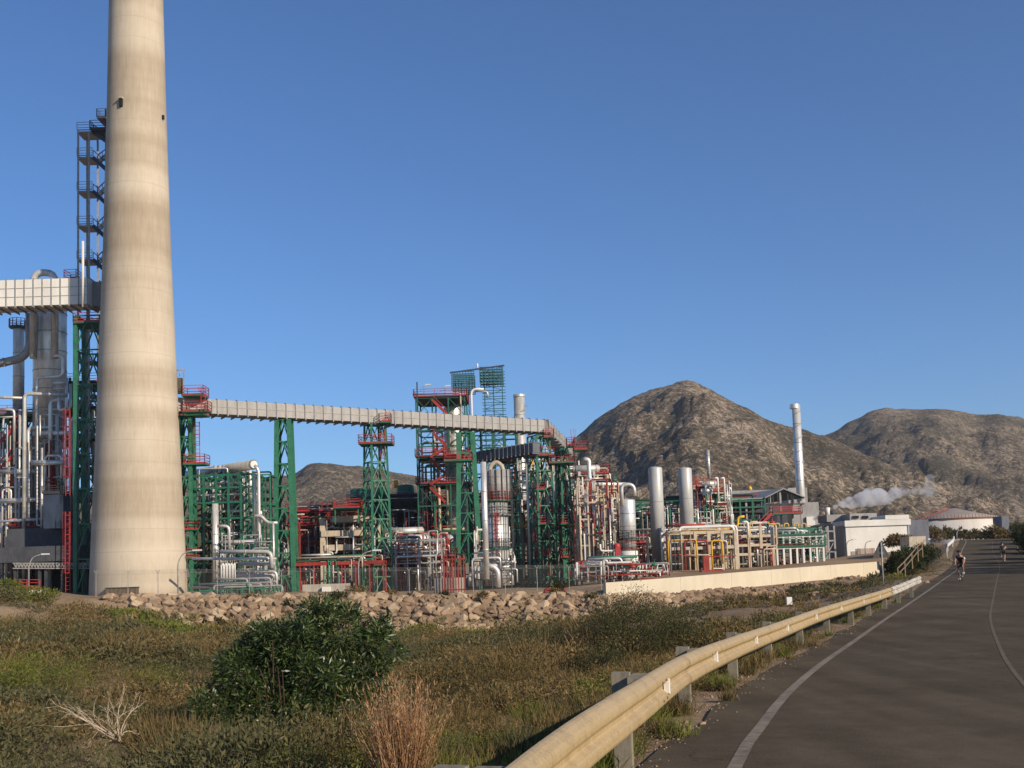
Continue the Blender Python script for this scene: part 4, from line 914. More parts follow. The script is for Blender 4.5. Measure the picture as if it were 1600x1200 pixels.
b = MB(); b.box((xat(1037,850,148.2),148.4,zat(853,1037,148)), (5*mpp(148), .7, 62*mpp(148))); tag(b.build('cable_box', M['greyv']), 'narrow grey box bolted to the lower side of the left grey column', 'box')
vessel('pinkish red base ring under the left grey column', 1026, 884, 890, 13, 148, 'red', dome=0, bands=0, name='base_ring', cat='ring')
for i, px in enumerate((1010,1012,1048,1053)):
    pipe('thin dark post %s the left grey column' % ('far left of','left of','right of','far right of')[i], [(px,838,132+i),(px,904,132+i)], .8, 'dark', name='post', group='thin posts near the grey column', flanges=False)
# beige portal frames
frame('beige portal frame below the right grey column', 137, 1047, 1152, 830, 896, 6, 6, [832,856], 'beige', cw=.42, brace=False, pipes=((12,'white',.1,.2),(8,'redox',.07,.14),(4,'yellow',.08,.14),(6,'silver',.1,.2)), name='concrete_portal', cat='frame', seed=100)
frame('second beige portal frame left of the green exchanger deck', 141, 1135, 1210, 822, 890, 5, 5, [838,852,866], 'beige', cw=.36, brace=False, pipes=((10,'white',.1,.18),(5,'redox',.07,.12),(3,'yellow',.1,.16)), name='concrete_portal', cat='frame', seed=101)
r = thing('red_box_stand', 'red box stand in front of the beige portal frame', 'stand', W(1103,898,131)); MB().box((xat(1103,880,131),131,zat(882,1103,131)),(9*mpp(131),.8,26*mpp(131))).build('panel', M['redox'], r); MB().box((xat(1112,893,131),131.2,zat(893,1112,131)),(34*mpp(131),1.6,5*mpp(131))).build('tray', M['redox'], r); MB().bar(W(1105,870,131), W(1150,868,131), .14).build('bar', M['redox'], r)
pipe('yellow pipe dropping in the beige frame under the right grey column', [(1072,828,139),(1080,832,139),(1082,850,139)], 2.6, 'yellow'); pipe('white level pipe above the beige portal frame', [(1090,836,140),(1092,824,140),(1123,824,140),(1125,836,140)], 1.8, 'white')
pipe('yellow gas pipe with angled top near the shed', [(1140,838,142),(1140,825,142),(1153,823,142),(1153,808,142),(1163,807,142)], 2.0, 'yellow'); pipe('white swan neck pipe beside the yellow gas pipe', [(1160,816,140),(1168,815,140),(1171,840,140)], 2.0, 'white')
for i, px in enumerate((1216,1230,1245,1257)): pipe('yellow hoop pipe above the green deck, %s from the left' % ('first','second','third','fourth')[i], [(px-5,836,150),(px-5,818,150),(px+2,818,150),(px+2,828,150)], 1.1, 'yellow', group='yellow hoop pipes', flanges=False)
pipe('thick yellow valve pipe on the green deck', [(1244,849,143),(1264,849,143)], 3.2, 'yellow')
frame('green exchanger deck over rows of white legs', 142, 1205, 1288, 830, 885, 7, 9, [838,856], 'white', deck='greend', railm='greend', cw=.24, brace=False, pipes=((10,'silver',.1,.2),(6,'redox',.07,.14),(4,'green',.14,.26)), name='exchanger_deck', cat='deck', seed=104)
for py, x0, x1, dd in ((827,1166,1205,149),(838,1212,1285,145),(829,1215,1275,149)): drum('green %s exchanger drum near the shed' % ('left small' if x1 < 1210 else ('front long' if dd == 145 else 'rear long')), x0, x1, py, 4, dd, 'green', group='green exchanger drums')
frame('steel upright frame at the corner of the white building', 148, 1286, 1306, 822, 880, 4, 3, [830,845,862], 'steel', cw=.22, brace=True, name='pipe_rack', cat='pipe rack', seed=106)
# drum group with thin stack
frame('platform with twin drums left of the shed', 165, 1090, 1140, 755, 885, 6, 3, [757,770,795,822], 'beige', deck='greend', cw=.36, pipes=((8,'white',.1,.2),(5,'green',.1,.2),(6,'redox',.07,.14),(3,'yellow',.1,.16)), name='process_structure', cat='structure', seed=108)
drum('upper twin drum on the platform left of the shed', 1098, 1118, 756, 4.5, 163); drum('lower twin drum on the platform left of the shed', 1096, 1112, 767, 4, 163)
for px, yt, yb in ((1121,747,783),(1131,747,783)): pipe('white hooked upright pipe beside the twin drums, %s one' % ('left' if px < 1125 else 'right'), [(px-5,748,161),(px,746,161),(px,yb,161)], 1.6, 'white', group='white hooked pipes')
v = vessel('thin silver stack above the twin drums', 1107, 703, 748, 5.2, 168, 'bright', dome=0, bands=5, bandw=.03, name='thin_stack', cat='stack'); 
# tall stack
v = vessel('tall slender silver stack with spiral cable before the mountain saddle', 1247.5, 633, 778, 13.5, 205, 'bright', dome=0, bands=8, bandw=.04, name='tall_stack', cat='stack', taper=.93, z0=zat(870,1250,205)); strake(v, 1247.5, 205, 640, 740, 6.9*mpp(205), 5, 'steel')
MB().ring((xat(1247.5,751,205),205,zat(635,1245,205)), 7.4*mpp(205), .2, .8).build('rim', M['bright'], v)
# open shed
d = 172; r = thing('open_shed', 'open sided shed with grey gable roof before the mountain', 'shed', W(1190,870,d))
a = [xat(p,770,d) for p in (1141,1255)]; zr = zat(764,1220,d); ze = zat(779,1200,d)
# ridge runs along x from behind; gable end faces the camera at right
G = [W(1193,779,d), W(1222,764.5,d), W(1256,778.5,d)]; off = Vector((-9.5, 12, .3)); off2 = Vector((-9.2,-2,0))
L0, R0, P0 = G[0], G[2], G[1]; back = Vector((-7.2, 22, 0))
for p, q, nm in ((L0,P0,'roof_slope'),(P0,R0,'roof_slope')):
    u = Vector((0,0,.18)); vs = [p-back*.02, q-back*.02, q+back, p+back]; vs = vs+[x+u for x in vs]
    MB().add(vs, [(3,2,1,0),(4,5,6,7),(0,1,5,4),(1,2,6,5),(2,3,7,6),(3,0,4,7)]).build(nm, M['roof'], r)
MB().add([L0+Vector((-5.6,0,-.1)), L0, L0+back, L0+back+Vector((-5.6,0,-.1))]+[x+Vector((0,0,.16)) for x in (L0+Vector((-5.6,0,-.1)), L0, L0+back, L0+back+Vector((-5.6,0,-.1)))], [(3,2,1,0),(4,5,6,7),(0,1,5,4),(1,2,6,5),(2,3,7,6),(3,0,4,7)]).build('side_roof', M['roof'], r)
for px, yt in ((1142,781),(1168,780),(1193,779),(1207,772),(1222,765),(1240,772),(1254,779)): MB().bar((xat(px,820,d),d+.3,zat(872,px,d)),(xat(px,820,d),d+.3,zat(yt,px,d)),.28).build('column', M['steel'], r)
b = MB()
for q in (.25,.5,.75): b.bar(L0.lerp(P0,q)-Vector((0,0,.1)), L0.lerp(P0,q)-Vector((0,0,1+1.4*q)), .14); b.bar(P0.lerp(R0,q)-Vector((0,0,.1)), P0.lerp(R0,q)-Vector((0,0,2.4-1.4*q)), .14)
b.bar(L0-Vector((0,0,.9)), R0-Vector((0,0,.9)), .2); b.bar(W(1142,800,d), W(1254,800,d), .2); b.bar(L0,P0,.22); b.bar(P0,R0,.22); b.build('truss', M['dark'], r)
MB().box((xat(1185,830,d+14),d+14,zat(822,1185,d)), (100*mpp(d), .5, 84*mpp(d))).build('back_wall', M['darkwall'], r)
b = MB(); 
for k in range(16): w = W(1144+k*3.2,808,d+1.5); b.tube(w-Vector((0,0,.8)), w+Vector((0,0,.7)), .12, 6)
b.build('louvre_post', M['steel'], r)
MB().box((xat(1208,822,d+1),d+2,zat(822,1208,d)), (14*mpp(d), 2, 34*mpp(d))).build('white_panel', M['white'], r)
platform(r, xat(1228,803,d-1), d-1, zat(803,1228,d), 46*mpp(d), 2.0); b = MB()
for dy in (-1.6,-2.4): b.bar(W(1183,826,d+dy), W(1206,802,d+dy), .12, .4); b.bar(W(1183,818,d+dy), W(1206,794,d+dy), .1)
b.build('stair', M['red'], r)
# grey plant boxes behind
def boxthing(label, name, cat, x0, x1, yt, yb, d, dep, mat, rz=0):
    z0, z1 = zat(yb,(x0+x1)/2,d), zat(yt,(x0+x1)/2,d); r = thing(name, label, cat, (xat((x0+x1)/2,yb,d), d+dep/2, z0))
    MB().box((xat((x0+x1)/2,(yt+yb)/2,d), d+dep/2, (z0+z1)/2), ((x1-x0)*mpp(d), dep, z1-z0), rz).build('wall', M[mat], r); return r
r = boxthing('grey blue plant box right behind the shed gable', 'plant_box', 'box', 1238, 1281, 785, 862, 188, 6, 'panelg'); MB().box((xat(1268,810,187),187.8,zat(815,1270,187)), (13*mpp(187), .6, 16*mpp(187))).build('white_door', M['white'], r)
boxthing('dim grey cube behind the base of the tall stack', 'plant_box', 'box', 1232, 1262, 762, 800, 215, 6, 'panelg')
boxthing('low grey hall behind the open shed carrying the ochre fan cowl', 'rear_hall', 'hall', 1132, 1214, 766, 862, 188, 7, 'roof')
b = MB().lathe([(.35,0),(.35,.5),(.12,.8)], W(1172,766.5,190), 10); tag(b.build('roof_fan', M['yellow']), 'small ochre fan cowl standing on the ridge behind the shed', 'fan')
# white building
d = 160; r = thing('white_building', 'white flat roofed building with raised parapet behind the cream wall', 'building', W(1370,872,d))
X0, X1 = xat(1322,840,d), xat(1420,840,d); Z0 = zat(880,1370,d); Z1 = zat(812,1370,d)
MB().box(((X0+X1)/2, d+9, (Z0+Z1)/2), (X1-X0, 18, Z1-Z0)).build('wall', M['white'], r)
MB().box(((X0+X1)/2+.1, d+9, zat(817,1370,d)), (X1-X0+.5, 18.5, 9*mpp(d))).build('parapet', M['white'], r)
MB().box((xat(1402,810,d), d+6, zat(808.5,1402,d)), (37*mpp(d), 12, 8*mpp(d))).build('raised_parapet', M['white'], r)
MB().box((X0-.12, d+9, (Z0+Z1)/2-.3), (.2, 17.6, Z1-Z0-.8)).build('shade_side_wall', M['panelg'], r)  # grey sheet over the white wall, painting its left side as shaded
MB().bar((X1+.02,d-.06,Z0),(X1+.02,d-.06,Z1),.14).build('downpipe', M['greyv'], r)
MB().box((xat(1335,868,d),d-.02,zat(868,1335,d)),(10*mpp(d),.1,13*mpp(d))).build('door', M['panelg'], r)
r2 = boxthing('grey annex at the left of the white building', 'annex', 'annex', 1300, 1321, 816, 878, 166, 10, 'panelg')
for py in (832, 848, 862): MB().box((xat(1310,py,165.9),165.95,zat(py,1310,166)), (20*mpp(166), .1, .12)).build('seam', M['steel'], r2)
r = boxthing('grey roof plant unit with dark vents on the white building', 'roof_unit', 'roof unit', 1328, 1370, 802, 813, 166, 5, 'panelg')
for px in (1337,1352): MB().box((xat(px,808,165.9),165.9,zat(808,px,166)), (9*mpp(166), .3, 4*mpp(166))).build('vent', M['black'], r)
boxthing('low grey roof plant left on the white building', 'roof_unit', 'roof unit', 1292, 1322, 804, 815, 170, 5, 'panelg')
boxthing('grey end block between white building and tank', 'annex', 'annex', 1419, 1452, 812, 862, 182, 10, 'panelb')
r = thing('steam_valve', 'small white and dark vent fitting where the steam comes out', 'vent', W(1298,806,176)); MB().tube(W(1293,806,176),W(1293,793,176),.4,10).build('pipe', M['white'], r); MB().tube(W(1301,806,176),W(1300,797,176),.5,10).build('muffler', M['dark'], r)
b = MB(); 
for px in (1318,1340,1352): b.box(W(px,877,150), (14*mpp(150), .8, 3.5*mpp(150)))
tag(b.build('red_pipe_rack', M['red']), 'low red rack lying before the white building', 'rack')
r = thing('wire_cage', 'wire mesh cage before the right corner of the white building', 'cage', W(1352,874,152)); MB().box(W(1352,866,152), (22*mpp(152), 2.5, 18*mpp(152))).build('mesh', mat_mesh('cage_mesh', (.32,.2,.15), .5), r); b = MB()
for px in (1341,1352,1363): b.bar(W(px,876,151), W(px,856,151), .1)
b.build('post', M['steel'], r)
lamp('thin lamp post before the left part of the white wall', 1323, 843, 872, 146); lamp('thin lamp post before the right part of the white wall', 1352, 845, 872, 148)
lamp('lamp post with curved arm left of the chimney', 45, 866, 926, 114); lamp('curved lamp post standing before the right edge of the chimney', 278, 860, 931, 110); lamp('lamp post before the square lattice tower left leg', 560, 860, 929, 107)
# storage tank
d = 235; R = 72.5*mpp(d+10); cx_ = xat(1493, 830, d+R); r = thing('storage_tank', 'large white storage tank with low conical brown roof', 'storage tank', (cx_, d+R, zat(846,1500,d))); zt = zat(812,1500,d+R*.5); zb = zat(850,1500,d)
MB().lathe([(R,-3),(R,zt-zb)], (cx_,d+R,zb), 96).build('shell', M['tankw'], r)
zr = zat(794,1500,d+R)-zb
MB().lathe([(R*1.005,zt-zb-.1),(R*1.005,zt-zb+.25),(R*.5,zt-zb+(zr-zt+zb)*.52),(.5,zr)], (cx_,d+R,zb), 96).build('roof', M['tankroof'], r)
MB().ring((cx_,d+R,zt+.1), R*1.008, .3, .35, 96).build('rim', M['rust'], r)
b = MB(); n = 90
for i in range(n):
    a0 = 2*math.pi*i/n; 
    if math.sin(a0) < .2: b.bar((cx_+R*math.cos(a0),d+R+R*math.sin(a0),zt+.2),(cx_+R*math.cos(a0),d+R+R*math.sin(a0),zt+1.0),.08)
b.build('rim_railing', M['rust'], r)
b = MB(); aa = math.pi*1.12; p0 = Vector((cx_+R*math.cos(aa),d+R+R*math.sin(aa),zt+.3)); p1_ = Vector((cx_-1.5,d+R-1,zb+zr-.1)); b.bar(p0, p1_, .3, .2); b.bar(p0+Vector((0,0,.7)), p1_+Vector((0,0,.6)), .06); b.build('roof_stair', M['redox'], r)
b = MB(); b.ring((cx_,d+R,zb+(zt-zb)*.55), R*1.002, .2, .12, 96); b.build('shell_seam', M['greyv'], r)
boxthing('dark grey cabin right of the storage tank', 'cabin', 'cabin', 1566, 1577, 806, 842, 215, 4, 'panelb')
boxthing('small brown cabin beside the thicket below the white building', 'cabin', 'cabin', 1421, 1447, 838, 862, 125, 3, 'beige')
lamp('thin lamp post at the crest before the tank', 1495, 828, 846, 175); lamp('second thin lamp post at the crest, left one', 1443, 842, 862, 120)
# more back-row clutter along the plant
frame('long low pipe rack behind the tall grey columns', 172, 985, 1200, 782, 885, 8, 12, [785,795,815,840], 'greend', cw=.28, brace=False, pipes=((26,'silver',.1,.24),(12,'dark',.15,.35),(10,'redox',.08,.16),(6,'green',.1,.2)), seed=110)
r = thing('shade_blocks', 'row of dark blocks added as shade behind the long pipe rack', 'housing', W(1080,880,182))
for px, w_ in ((1000,36),(1050,50),(1120,70)): MB().box((xat(px,840,182),186,zat(840,px,182)), (w_*mpp(182), 8, 84*mpp(182))).build('housing', M['dark'], r)  # dark blocks added to paint the shaded background between pipes
frame('clutter of pumps and pipes behind the start of the cream wall', 124, 905, 1000, 878, 905, 5, 8, [882,893], 'steel', cw=.12, brace=False, pipes=((16,'silver',.07,.16),(4,'green',.1,.2),(9,'redox',.07,.15),(6,'white',.08,.15)), name='pump_station', cat='pumps', seed=112)
frame('red railed walkway between the short column and portal frame', 143, 992, 1012, 842, 892, 3, 4, [850], 'redox', deck='dark', cw=.16, pipes=((3,'silver',.07,.14),), name='walkway', cat='walkway', seed=114)
frame('rear rack of red and silver pipes behind the beige frame', 150, 440, 560, 800, 915, 8, 7, [805,830,860,885], 'greend', cw=.25, pipes=((14,'silver',.1,.2),(12,'redox',.08,.2),(10,'dark',.1,.3)), seed=116)
r = thing('shade_backing', 'dark wall added as shade behind the pipes right of the chimney', 'wall', W(380,925,146))
MB().box((xat(375,895,148),149,zat(895,375,148)), (150*mpp(148), 3, 62*mpp(148))).build('wall', M['darkwall'], r)  # dark slab added to stand for deep shade behind the yard pipes
r = thing('shade_backing', 'dark wall added as shade behind the beige concrete frame', 'wall', W(520,925,155)); MB().box((xat(505,880,160),161,zat(875,505,160)), (125*mpp(160), 3, 88*mpp(160))).build('wall', M['darkwall'], r)  # another dark slab added, its colour standing for shade
frame('far rear rack of silver pipes behind the reactor and lattice towers', 176, 736, 915, 765, 905, 8, 9, [775,800,825,850,875], 'greend', cw=.22, brace=False, pipes=((40,'silver',.1,.25),(10,'redox',.08,.14),(12,'beige',.1,.2)), seed=121)
def pipework(label, x0, x1, yt, yb, d0, d1, n, mats, rmin, rmax, seed, name='pipework', yel=0):
    rnd = random.Random(seed); dm = (d0+d1)/2; r = thing(name, label, 'pipework', W((x0+x1)/2, yb, dm))
    for i in range(n):
        d = rnd.uniform(d0, d1); ra = rnd.uniform(rmin, rmax); px = rnd.uniform(x0, x1); k = rnd.random(); nseg = rnd.choice((1,2,3,4))
        y = rnd.uniform(yt, yb); x, z = xat(px, y, d), zat(y, px, d); X0, X1 = xat(x0, y, d), xat(x1, y, d); Z0, Z1 = zat(yb, (x0+x1)/2, d), zat(yt, (x0+x1)/2, d); yy = d
        if k < .45: x, z = x, Z0; pts = [Vector((x,yy,z))]; vert = True
        else: pts = [Vector((x,yy,z))]; vert = k < .6
        if k < .45: nseg = min(nseg, 3)
        for s in range(nseg):
            p = pts[-1].copy()
            if vert: p.z = rnd.uniform(Z0, Z1)
            elif rnd.random() < .82: p.x = min(X1, max(X0, p.x+rnd.choice((-1,1))*rnd.uniform(.8, (X1-X0)*.6)))
            else: p.y += rnd.uniform(.5, 2)
            if (p-pts[-1]).length > .3: pts.append(p); vert = not vert
        if len(pts) < 2: continue
        MB().path(pts, ra, 7, ra*3).build('pipe', M[rnd.choice(mats)], r)
    for i in range(n//5):
        d = rnd.uniform(d0, d1); px = rnd.uniform(x0, x1); y = rnd.uniform(yt, yb); b = MB(); valves(b, xat(px,y,d), d, zat(y,px,d), rnd.uniform(.16,.32)); b.build('valve', M[rnd.choice(('red','steel','green','yellow' if yel else 'steel'))], r)
lt_ = ('bright','silver','silver','beige','white','steel'); 
pipework('tangle of thin silver pipes left of the big silver column', 0, 55, 640, 905, 133, 139, 60, lt_, .05, .15, 201)
pipework('tangle of thin silver pipes between big silver column and left green tower', 58, 112, 640, 830, 131, 137, 60, lt_+('redox',), .05, .16, 202)
pipework('fine silver pipe tangle in the yard right of the chimney', 345, 430, 830, 928, 124, 130, 45, ('silver','steel','greyv','dark'), .04, .10, 203)
pipework('fine silver pipe tangle under the thick header pipe', 306, 400, 745, 830, 130, 137, 60, ('bright','silver','greend','steel'), .05, .13, 204)
pipework('pipe tangle among the red columns left of the beige frame', 452, 510, 800, 915, 146, 152, 50, ('redox','beige','silver','dark'), .05, .14, 205)
pipework('fine pale pipe tangle on the stacked beige shelves', 508, 585, 805, 920, 142, 150, 70, ('beige','white','silver','rust'), .04, .12, 206)
pipework('fine pale pipe tangle between the square lattice tower and the red posts', 604, 700, 830, 925, 143, 152, 85, ('beige','white','bright','silver','redox'), .05, .13, 207)
pipework('thin pipes in the shade of the cooler bank', 600, 720, 795, 860, 160, 168, 50, ('silver','steel','dark','redox'), .04, .1, 208)
pipework('pipe tangle between reactor and lattice towers', 742, 800, 820, 915, 136, 146, 60, ('bright','white','silver','beige'), .05, .14, 209)
pipework('tall fine pipe tangle behind the lattice towers', 796, 905, 715, 915, 157, 164, 90, ('bright','white','silver','beige','redox','green'), .06, .15, 210)
pipework('cream and white pipe tangle left of the short silver column', 904, 970, 745, 905, 136, 146, 90, ('beige','white','bright','redox','beige'), .05, .13, 211, yel=1)
pipework('fine pipe tangle behind the pair of tall grey columns', 990, 1110, 790, 885, 160, 170, 90, ('bright','white','silver','beige','green'), .05, .13, 212, yel=1)
pipework('cream and white pipe tangle inside the left beige portal frame', 1045, 1150, 825, 893, 136, 143, 80, ('beige','white','beige','bright','redox','silver','beige','yellow','beige'), .05, .12, 213, yel=1)
pipework('cream pipe tangle inside the right beige portal frame', 1135, 1212, 815, 885, 140, 147, 60, ('beige','white','beige','bright','redox','silver','beige','yellow','beige'), .05, .12, 214, yel=1)
pipework('fine pipe tangle under the green exchanger deck', 1205, 1290, 835, 880, 142, 149, 60, ('white','bright','redox','green'), .05, .12, 215, yel=1)
pipework('pipe tangle on the platform by the twin drums', 1090, 1142, 750, 830, 163, 170, 45, ('white','bright','silver','green','redox'), .05, .12, 216, yel=1)
pipework('low pipes and pumps behind the start of the cream wall', 905, 1045, 880, 904, 122, 130, 60, ('silver','white','redox','steel'), .05, .12, 217)
# security fence along the kerb
r = thing('security_fence', 'thin chain link fence with Y shaped posts along the kerb', 'fence', W(450,931,106))
fp = [(150,933,106.2),(200,933,105.8),(247,932.5,105.4),(290,932,105),(340,932,104.6),(390,931.5,104.2),(440,931.5,103.9),(490,931,103.6),(540,931,103.3),(590,930.5,103),(640,930,102.7),(690,929.5,102.4),(740,929,102.1),(790,928,101.8),(840,927,101.6),(890,926,101.3),(940,924,101)]
tops = []
for px, py, d in fp:
    w = W(px, py, d); h = 38*mpp(104); b = MB(); b.bar(w, w+Vector((0,0,h)), .05); b.bar(w+Vector((0,0,h)), w+Vector((.2,0,h+.25)), .05); b.bar(w+Vector((0,0,h)), w+Vector((-.2,0,h+.25)), .05); b.build('post', M['steel'], r); tops.append((w, w+Vector((0,0,h))))
for (a, at_), (c, ct_) in zip(tops[:-1], tops[1:]):
    b = MB(); b.add([a, c, ct_, at_], [(0,1,2,3)]); b.build('mesh_panel', M['mesh'], r)
    b = MB(); 
    for dz in (0,.12,.24): b.bar(at_+Vector((0,0,dz)), ct_+Vector((0,0,dz)), .018)
    b.build('wire', M['steel'], r)
# ------------------------------------------------------------------ guardrail
GP = np.array([(-1.5,-9,.6),(-1.25,-4,.6),(-1.0,0,.62),(-.55,2.6,.64)]+[tuple(W(*q)) for q in ((794,1195.6,4.7),(900,1119,6.0),(983,1070,7.5),(1069,1022,10.9),(1137,997,14.2),(1200,977,18.5),(1287,948,25.5),(1350,930,32),(1381,921,36.5),(1412,910,41.5),(1436,900,46))])
gr = thing('guardrail', 'long dusty galvanised guardrail curving beside the road', 'guardrail', (1.77,11.2,-.2))
G = resample(GP, .25); T = np.gradient(G[:,:2], axis=0); T /= np.linalg.norm(T, axis=1)[:,None]; N = np.stack([T[:,1], -T[:,0]], -1)
L = np.concatenate([[0], np.cumsum(np.linalg.norm(np.diff(G[:,:2], axis=0), axis=1))])
# W section: offset towards the road (o) against drop below top (h)
PROF = [(.000,.000),(.016,.002),(.034,.010),(.066,.036),(.078,.052),(.082,.070),(.082,.092),(.076,.106),(.048,.128),(.042,.138),(.042,.160),(.048,.170),(.076,.190),(.084,.200),(.086,.215),(.086,.245),(.080,.262),(.040,.296),(.022,.306),(.0,.31)]
def beam(i0, i1, name, mat, lap=0.0, jag=0):
    V = []; F_ = []; K = len(PROF); rr_ = random.Random(2)
    for i in range(i0, i1):
        jx = rr_.uniform(-jag, jag); jz = rr_.uniform(-jag, jag)
        for o, h in PROF: V.append((G[i,0]+N[i,0]*(o+lap+jx), G[i,1]+N[i,1]*(o+lap+jx), G[i,2]-h+jz))
        for o, h in reversed(PROF): V.append((G[i,0]+N[i,0]*(o+lap+jx-.004), G[i,1]+N[i,1]*(o+lap+jx-.004), G[i,2]-h+jz))
    K2 = 2*K
    for i in range(i1-i0-1):
        for k in range(K2): k2 = (k+1) % K2; F_.append((i*K2+k, i*K2+k2, (i+1)*K2+k2, (i+1)*K2+k))
    MB().add(V, F_, False).build(name, mat, gr)
n = len(G); cut = int(np.argmin(abs(L-(L[-1]-9.0))))
st = list(np.arange(0, L[cut], 4.0)); idxs = [int(np.argmin(abs(L-s))) for s in st]+[cut]
for q in range(len(idxs)-1): beam(idxs[q], min(idxs[q+1]+2, n), 'beam', M['rail'], lap=.005*(q % 2))
beam(cut, n, 'old_beam', M['railold'], lap=.006, jag=.012)
gr.children[-1]['label'] = 'flaking pale end section of the guardrail'
s = 1.9
while s < L[-1]-.4:
    i = int(np.argmin(abs(L-s))); g, nn, t = G[i], N[i], T[i]; an = math.atan2(t[1], t[0])
    zg = g1(g[0]-nn[0]*.25, g[1]-nn[1]*.25)
    c = (g[0]-nn[0]*.26, g[1]-nn[1]*.26)
    MB().box((c[0], c[1], (g[2]+zg-.35)/2), (.10, .14, g[2]-zg+.33), an).build('post', M['post'], gr)
    MB().box((g[0]-nn[0]*.10, g[1]-nn[1]*.10, g[2]-.135), (.34, .17, .20), an).build('spacer', M['post'], gr)
    if int((s-1.3)/4) % 1 == 0:
        for ds in (-.12, .12):
            for h in (.085, .225): p = Vector((g[0]+nn[0]*.084+t[0]*ds, g[1]+nn[1]*.084+t[1]*ds, g[2]-h)); MB().lathe([(.012,-.008),(.012,.008)], p, 6).build('bolt', M['rust'], gr)
        # trapezoid reflector in the middle groove
        ss = s+.25; i2 = min(int(np.argmin(abs(L-ss))), n-1); p = Vector((G[i2,0]+N[i2,0]*.082, G[i2,1]+N[i2,1]*.082, G[i2,2]-.150)); tt = Vector((*T[i2], 0)); nv = Vector((*N[i2], 0))
        q0 = [p-tt*.045+Vector((0,0,.045)), p+tt*.05+Vector((0,0,.065)), p+tt*.05-Vector((0,0,.065)), p-tt*.045-Vector((0,0,.045))]
        vs = [x+nv*.012 for x in q0]+[x-nv*.03 for x in q0]
        MB().add(vs, [(0,1,2,3),(7,6,5,4),(0,4,5,1),(1,5,6,2),(2,6,7,3),(3,7,4,0)]).build('reflector', M['white'], gr)
    s += 4.0
# second short guardrail at the crest
r = thing('guardrail', 'short white guardrail at the crest of the road left of the cyclist', 'guardrail', W(1492,858,110))
b = MB(); e0 = Vector((ER[int(np.argmin(abs(ER[:,1]-104))),0]-1.4, 104, 0)); pts = []
for y in (103,112,121,131): i = int(np.argmin(abs(ER[:,1]-y))); pts.append(Vector((ER[i,0]-1.3, y, ER[i,2]+.75)))
for a, c in zip(pts[:-1], pts[1:]): b.bar(a-Vector((0,0,.15)), c-Vector((0,0,.15)), .09, .31)
b.build('beam', M['jerseyw'], r)
for p in pts: MB().box(p-Vector((.12,0,.5)), (.12,.12,.9)).build('post', M['steel'], r)
# ------------------------------------------------------------------ triangle sign (seen from the back)
d = 64; x = xat(1378, 880, d); zb = g1(x, d); zt = zat(845.5, 1377, d); r = thing('road_sign', 'triangular road sign seen from behind on a grey pole', 'road sign', (x,d,zb))
MB().tube((x,d-.04,zb-.3),(x,d-.04,zt-.1),.045,10).build('pole', M['steel'], r)
R_ = .54; cz = zt-R_-.03; vs = []
tri = [(-.56,-.36),(-.53,-.405),(.53,-.405),(.56,-.36),(.045,.53),(-.045,.53)]
ca, sa = math.cos(.25), math.sin(.25)
for yy in (0,.03): vs += [(x+a*ca-yy*sa, d+.03+a*sa+yy, zt-.56+b_) for a, b_ in tri]
MB().add(vs, [(0,1,2,3,4,5),(11,10,9,8,7,6)]+[(i,i+6,(i+1)%6+6,(i+1)%6) for i in range(6)]).build('plate', M['dark'] if False else paint('sign_back', (.085,.088,.09), (.05,.052,.053), rough=.9, s=3, spec=.05), r)
b = MB()
for dz in (-.75,-.45): b.box((x, d-.01, zt+dz+.05), (.22,.05,.05))
b.build('bracket', M['steel'], r)
# timber railing down the slope
r = thing('timber_railing', 'weathered sloping timber railing right of the triangle sign', 'railing', W(1425,880,76))
P = [W(1403,897,72), W(1414,886,74), W(1425,873,76.5), W(1434,862,79), W(1441,856,81)]
for i, p in enumerate(P): MB().bar(p-Vector((0,0,.7)), p+Vector((0,0,.42)), .07).build('post', M['wood'], r)
for dz in (.38, 0): 
    b = MB()
    for a, c in zip(P[:-1], P[1:]): b.bar(a+Vector((0,0,dz)), c+Vector((0,0,dz)), .055)
    b.build('rail', M['wood'], r)
for px, nm in ((1422.5,'left'),(1435.5,'middle'),(1447,'right')):
    w = W(px, 867, 98); b = MB().box(w+Vector((0,0,.35)), (.34,.3,.95)); tag(b.build('marker_post', M['jerseyw']), '%s one of three small white posts above the timber railing' % nm, 'post', 'small white posts')
b = MB().box(W(1233,944,66)+Vector((0,0,.2)), (.32,.3,.45)); tag(b.build('marker_stone', M['white']), 'single white boundary stone on the sandy slope behind the guardrail', 'stone')
# pale stones beside the path and on the verge
rr = random.Random(9); k = 0
for px, py, d, sz in ((1125,934,78,.6),(1108,936,80,.5),(1150,940,76,.55),(1135,950,70,.4),(1205,942,74,.5),(1275,936,70,.5),(1062,1108,10.9,.16),(1098,1110,11.4,.10),(1448,920,60,.3),(1420,925,56,.25)):
    xx = xat(px, py, d); o = bpy.data.objects.new('stone', RM[k % 14]); COL.objects.link(o); o.location = (xx, d, g1(xx, d)+.12*sz); o.scale = (sz,)*3; o.rotation_euler = (0,0,rr.random()*6); k += 1
    tag(o, 'loose pale stone lying on the ground between path, verge and slope', 'stone', 'loose pale stones')
